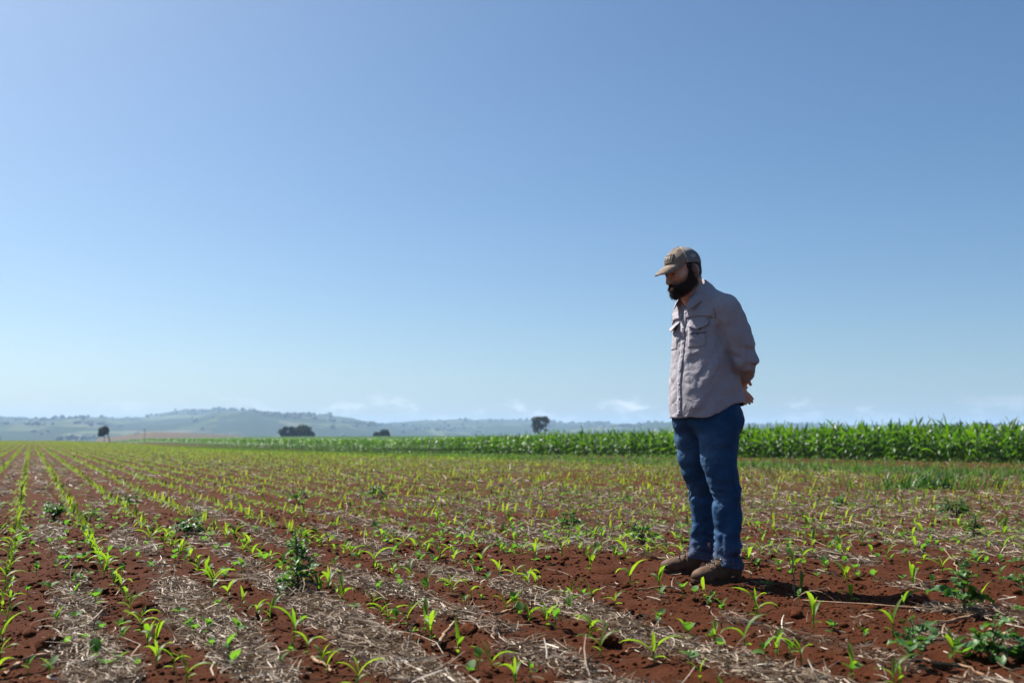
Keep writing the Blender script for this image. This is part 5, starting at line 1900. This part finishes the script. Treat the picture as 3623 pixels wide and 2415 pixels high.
    # outer seams and hem stitching
    for s in (1, -1):
        pts = []
        for zz in np.linspace(.10, .90, 46):
            cx = float(np.interp(zz, [l[2] for l in LEGS[s][::-1]], [l[0] for l in LEGS[s][::-1]])); cy = float(np.interp(zz, [l[2] for l in LEGS[s][::-1]], [l[1] for l in LEGS[s][::-1]]))
            p = on(jb, (s * .5, cy - .005, zz), (cx, cy - .005, zz), .0006)
            if p: pts.append(p)
        Vs_, Fs_ = tube_np(pts, [.0016] * len(pts), 5)
        put('seam', Vs_, Fs_, M['denim'], jeans)
        a = LEGS[s][-1]
        pts = []
        for th in np.linspace(0, 2 * math.pi, 30, endpoint=False):
            zz = .100 + .16 * (math.sin(th) * .07)
            p = on(jb, (a[0] + math.cos(th) * .125, a[1] + math.sin(th) * .125, zz), (a[0], a[1], zz), .0004)
            if p: pts.append(p)
        if len(pts) > 6:
            Vs_, Fs_ = tube_np(pts + [pts[0]], [.0014] * (len(pts) + 1), 4)
            put('hem_stitching', Vs_, Fs_, M['stitch'], jeans)
        # back pocket
        gx = []
        for j in range(8):
            for i in range(7):
                xx = s * (.045 + .105 * i / 6); zz = .895 - .135 * j / 7 - (.02 * (1 - abs(i / 3 - 1)) if j == 7 else 0)
                p = on(jb, (xx, -.5, zz), (xx, 0, zz), .003)
                gx.append(tuple(p) if p else (xx, -.17, zz))
        put('pocket', np.array(gx), grid_faces(7, 8) if s < 0 else grid_faces(7, 8)[:, ::-1], M['denim'], jeans)

    # ---------------------------------------------------------------- boots
    for s, splay in ((1, R(-29)), (-1, R(0))):
        a = LEGS[s][-1]
        xs4 = np.arange(-.075, .075, .0035); ys4 = np.arange(-.11, .26, .0035); zs4 = np.arange(-.012, .19, .0035)
        Bt = Field(xs4, ys4, zs4)
        Bt.ell((0.002, .152, .046), (.048, .078, .039), 0)
        Bt.cap((0, .150, .050), (0, .045, .086), .033, .044, .03)
        Bt.cap((0, .06, .05), (0, -.03, .06), .048, .043, .03)
        Bt.ell((0, -.038, .062), (.043, .046, .065), .02)
        Bt.cap((0, .0, .10), (0, -.012, .165), .056, .054, .03)
        Bt.cut(lambda x, y, z: z - .026, (-9, -9, -9), (9, 9, 9)) if False else None
        x, y, z = Bt.pts((slice(None),) * 3)
        Bt.D = np.maximum(Bt.D, .018 - z).astype(np.float32)
        # toe cap ridge and creases across the vamp
        Bt.displace(lambda x, y, z: -.0022 * sstep(.062, .056, z - .25 * (y - .15)) * 0 + .0028 * vnoise3(x * .6, y, z, .022, 31) + .0022 * np.sin((y - .09) * 260) * np.exp(-((y - .095) / .02) ** 2), .02)
        V, F = Bt.mesh(); V = smooth_mesh(V, F, 1, .5)
        boot = put('boot', V, F, M['boot'])
        boot.location = (a[0], a[1] - .004, -.004); boot.rotation_euler = (0, 0, splay)
        So = Field(xs4, ys4, zs4)

        def sole(x, y, z):
            w_ = np.interp(y, [-.09, -.07, -.03, .04, .10, .16, .21, .235], [.020, .036, .044, .040, .050, .054, .040, .012])
            d2 = np.maximum(np.abs(x) - w_, np.maximum(y - .232, -.086 - y)) * .8
            zt = .024 + .010 * sstep(.15, .23, y)
            zb = .0 + .012 * sstep(.17, .235, y) + .004 * ((y > -.01) & (y < .03))
            return np.maximum(d2, np.maximum(z - zt, zb - z))
        So.add(sole, (-9, -9, -9), (9, 9, 9))
        V, F = So.mesh(); V = smooth_mesh(V, F, 2, .5)
        put('sole', V, F, M['sole'], boot)
        bb = BVHTree.FromPolygons([tuple(v) for v in Bt.mesh()[0]], [tuple(f) for f in Bt.mesh()[1]])

        def top(xx, yy, lift):
            h = bb.ray_cast(Vector((xx, yy + .05, .4)), Vector((0, -.13, -1)).normalized())
            return None if h[0] is None else h[0] + h[1] * lift
        for q in range(5):
            y0 = .112 - q * .018
            pts = [top(xx, y0 + (xx * .35 if q % 2 else -xx * .35), .0035) for xx in np.linspace(-.024, .024, 7)]
            pts = [p for p in pts if p]
            if len(pts) > 3:
                Vl, Fl = tube_np(pts, [.0024] * len(pts), 5)
                put('lace', Vl, Fl, M['lace'], boot)
                for p in (pts[0], pts[-1]):
                    bm = bmesh.new(); bmesh.ops.create_uvsphere(bm, u_segments=8, v_segments=5, radius=.0042)
                    me = bpy.data.meshes.new('eyelet'); bm.to_mesh(me); bm.free(); me.materials.append(M['metal'])
                    add_obj('eyelet', me, boot, p)
        for sg in (-1, 1):
            pts = [top(0, .045, .006), top(sg * .022, .055, .010), top(sg * .038, .05, .006)]
            pts = [p for p in pts if p]
            if len(pts) == 3:
                Vl, Fl = tube_np(pts, [.002] * 3, 5); put('lace', Vl, Fl, M['lace'], boot)

    # ---------------------------------------------------------------- cap
    CC = np.array((0, -.010, .040))

    def dome(a, e, k=0.0):
        """a: azimuth from the forehead towards his right; e: elevation on the crown"""
        a = np.asarray(a, float); e = np.asarray(e, float)
        fr = np.maximum(0, np.cos(a))
        ce, se = np.cos(e), np.sin(e)
        rx, ry, rz = .0865 + k, .1065 + k, .0925 + k
        sq = 1 + .035 * fr * np.sin(2 * np.clip(e, 0, 1.57))          # a fuller, steeper front
        return np.stack([rx * ce * np.sin(a) * sq, ry * ce * np.cos(a) * sq, rz * se * (1 + .02 * fr)], -1) + CC

    def e_rim(a): return -.02 + .16 * np.cos(a) - .10 * (np.cos(a) < 0) * np.cos(a) * -1.0

    capo = None
    SEAM = R(72)

    def panelcap(name, a0, a1, mat, parent, n=26, m=22):
        t = np.linspace(0, 1, m)[:, None]; a = np.linspace(a0, a1, n)[None, :]
        e = e_rim(a) + (R(90) - e_rim(a)) * t
        a = a + 0 * t
        dent = .0035 * vnoise(a * 2.2, e * 2.4, .9, 91) * np.sin(np.clip(t, 0, 1) * math.pi)
        V1 = dome(a, e) + (dent[..., None] * np.stack([np.sin(a), np.cos(a), 0 * a + .4], -1))
        V2 = dome(a, e, -.003) + (dent[..., None] * np.stack([np.sin(a), np.cos(a), 0 * a + .4], -1))
        V = np.concatenate([V1.reshape(-1, 3), V2.reshape(-1, 3)])
        f = grid_faces(n, m)
        k = n * m
        rim_ = np.array([[i, i + 1, i + 1 + k, i + k] for i in range(n - 1)])
        return put(name, from_head(V), np.concatenate([f[:, ::-1], f + k, rim_]), mat, parent)
    capo = bpy.data.objects.new('cap', None); COL.objects.link(capo); capo.parent = root
    panelcap('front_panel', -SEAM, SEAM, M['cap'], capo, 40)
    panelcap('mesh_panel', SEAM, R(180), M['capmesh'], capo)
    panelcap('mesh_panel', -R(180), -SEAM, M['capmesh'], capo)
    for sg in (-1, 1):
        e = np.linspace(0, 1, 26); er = float(e_rim(np.array(SEAM)))
        pts = from_head(dome(np.full(26, sg * SEAM), er + (R(90) - er) * e, .0012))
        Vt, Ft = tube_np(pts, [.0013] * 26, 5); put('seam', Vt, Ft, M['thread'], capo)
    pts = from_head(dome(np.zeros(26), .14 + (R(90) - .14) * np.linspace(0, 1, 26), .0012))
    Vt, Ft = tube_np(pts, [.0010] * 26, 5); put('seam', Vt, Ft, M['cap'], capo)
    V, F = lump(3, 2, 0.0)
    put('crown_button', from_head(V * np.array((.0075, .0075, .0045)) + CC + np.array((0, 0, .0945))), F, M['patch'], capo)
    # curved visor with a thickness
    nu, nv = 31, 12
    s_ = np.linspace(-1, 1, nu)[None, :]; t_ = np.linspace(0, 1, nv)[:, None]
    a = s_ * R(66) + 0 * t_
    base = dome(a, e_rim(a) + .01 + 0 * a)
    ext = .090 * (1 - np.abs(s_) ** 2.6) * t_
    xx = base[..., 0] * (1 - .08 * t_)
    yy = base[..., 1] + ext
    side_ = (1 - np.abs(s_) ** 3.0) ** .6
    zz = base[..., 2] - (.017 * (np.abs(xx) / .08) ** 2 * t_ ** .8 + .014 * t_ + .020 * t_ ** 2) * side_
    Vv = np.stack([xx, yy, zz], -1)
    V1 = Vv.reshape(-1, 3); V2 = (Vv - np.array((0, 0, .0035))).reshape(-1, 3)
    k = nu * nv
    f = grid_faces(nu, nv)
    edge = np.array([[(nv - 1) * nu + i, (nv - 1) * nu + i + 1, (nv - 1) * nu + i + 1 + k, (nv - 1) * nu + i + k] for i in range(nu - 1)])
    sd = np.array([[j * nu + o, (j + 1) * nu + o, (j + 1) * nu + o + k, j * nu + o + k] for j in range(nv - 1) for o in (0, nu - 1)])
    put('visor', from_head(np.concatenate([V1, V2])), np.concatenate([f, (f + k)[:, ::-1], edge, sd]), M['cap'], capo)

    # badge on the front with a stitched frame and letters, and a six-sided side label
    def on_dome(px, pz, a_c, lift):
        """px across, pz up from the crown's base, in metres"""
        e = math.asin(min(.99, max(-.9, (pz - .0) / .0945)))
        ce = math.cos(e)
        sq = 1 + .035 * max(0, math.cos(a_c)) * math.sin(2 * max(e, 0))
        r_ = (.0865 if abs(math.sin(a_c)) < .7 else .1065) * ce * sq
        aa = a_c + px / max(.03, r_ if abs(math.sin(a_c)) < .7 else r_)
        return dome(aa, e, lift)
    ZB = .046
    gx = [on_dome(-.034 + .068 * i / 12, ZB - .019 + .038 * j / 6, 0, .0022) for j in range(7) for i in range(13)]
    gb = [on_dome(-.034 + .068 * i / 12, ZB - .019 + .038 * j / 6, 0, -.001) for j in range(7) for i in range(13)]
    rg_ = [i for i in range(13)] + [j * 13 + 12 for j in range(1, 7)] + [78 + i for i in range(11, -1, -1)] + [j * 13 for j in range(5, 0, -1)]
    ed = np.array([[rg_[q], rg_[(q + 1) % len(rg_)], rg_[(q + 1) % len(rg_)] + 91, rg_[q] + 91] for q in range(len(rg_))])
    badge = put('badge', from_head(np.array(gx + gb)), np.concatenate([grid_faces(13, 7), ed]), M['patch'], capo)
    fr = [(-.033, -.018), (.033, -.018), (.033, .018), (-.033, .018), (-.033, -.018)]
    pts = []
    for (x0, z0), (x1, z1) in zip(fr[:-1], fr[1:]):
        for q in np.linspace(0, 1, 14, endpoint=False): pts.append(on_dome(x0 + (x1 - x0) * q, ZB + z0 + (z1 - z0) * q, 0, .0026))
    Vt, Ft = tube_np(from_head(np.array(pts + [pts[0]])), [.0011] * (len(pts) + 1), 5)
    put('border', Vt, Ft, M['thread'], badge)
    pts = [on_dome(-.029 + .058 * q, ZB - .0055, 0, .0026) for q in np.linspace(0, 1, 12)]
    Vt, Ft = tube_np(from_head(np.array(pts)), [.0008] * 12, 5); put('border', Vt, Ft, M['thread'], badge)
    Vt, Ft = text_mesh('MPR', .0235)
    Vt = from_head(np.array([on_dome(-v[0] * 1.05, ZB - .0025 + v[1] * .95, 0, .0034) for v in Vt]))
    me = bpy.data.meshes.new('lettering'); me.from_pydata([tuple(v) for v in Vt], [], Ft); me.materials.append(M['thread'])
    add_obj('lettering', me, badge)
    for q in range(8):
        pts = [on_dome(-.026 + .0075 * q + dx, ZB - .0115 + dz, 0, .003) for dx, dz in ((0, -.0025), (0, .0025))]
        Vt, Ft = tube_np(from_head(np.array(pts)), [.0011] * 2, 4); put('mark', Vt, Ft, M['thread'], badge)
    # the side label, on his left
    hexa = [(-.021, 0), (-.015, .0105), (.013, .0105), (.021, 0), (.013, -.0105), (-.015, -.0105)]
    aL = -R(98)
    c_ = on_dome(0, .030, aL, .003)
    Vh = [c_] + [on_dome(a_, .030 + b_, aL, .0026) for a_, b_ in hexa] + [on_dome(a_ * 1.02, .030 + b_ * 1.04, aL, -.001) for a_, b_ in hexa]
    Fh = [(0, 1 + (i + 1) % 6, 1 + i) for i in range(6)]
    Fq = [(1 + i, 1 + (i + 1) % 6, 7 + (i + 1) % 6, 7 + i) for i in range(6)]
    me = bpy.data.meshes.new('side_label'); me.from_pydata([tuple(v) for v in from_head(np.array(Vh))], [], Fh + Fq); me.materials.append(M['label'])
    add_obj('side_label', me, capo)


build_man()
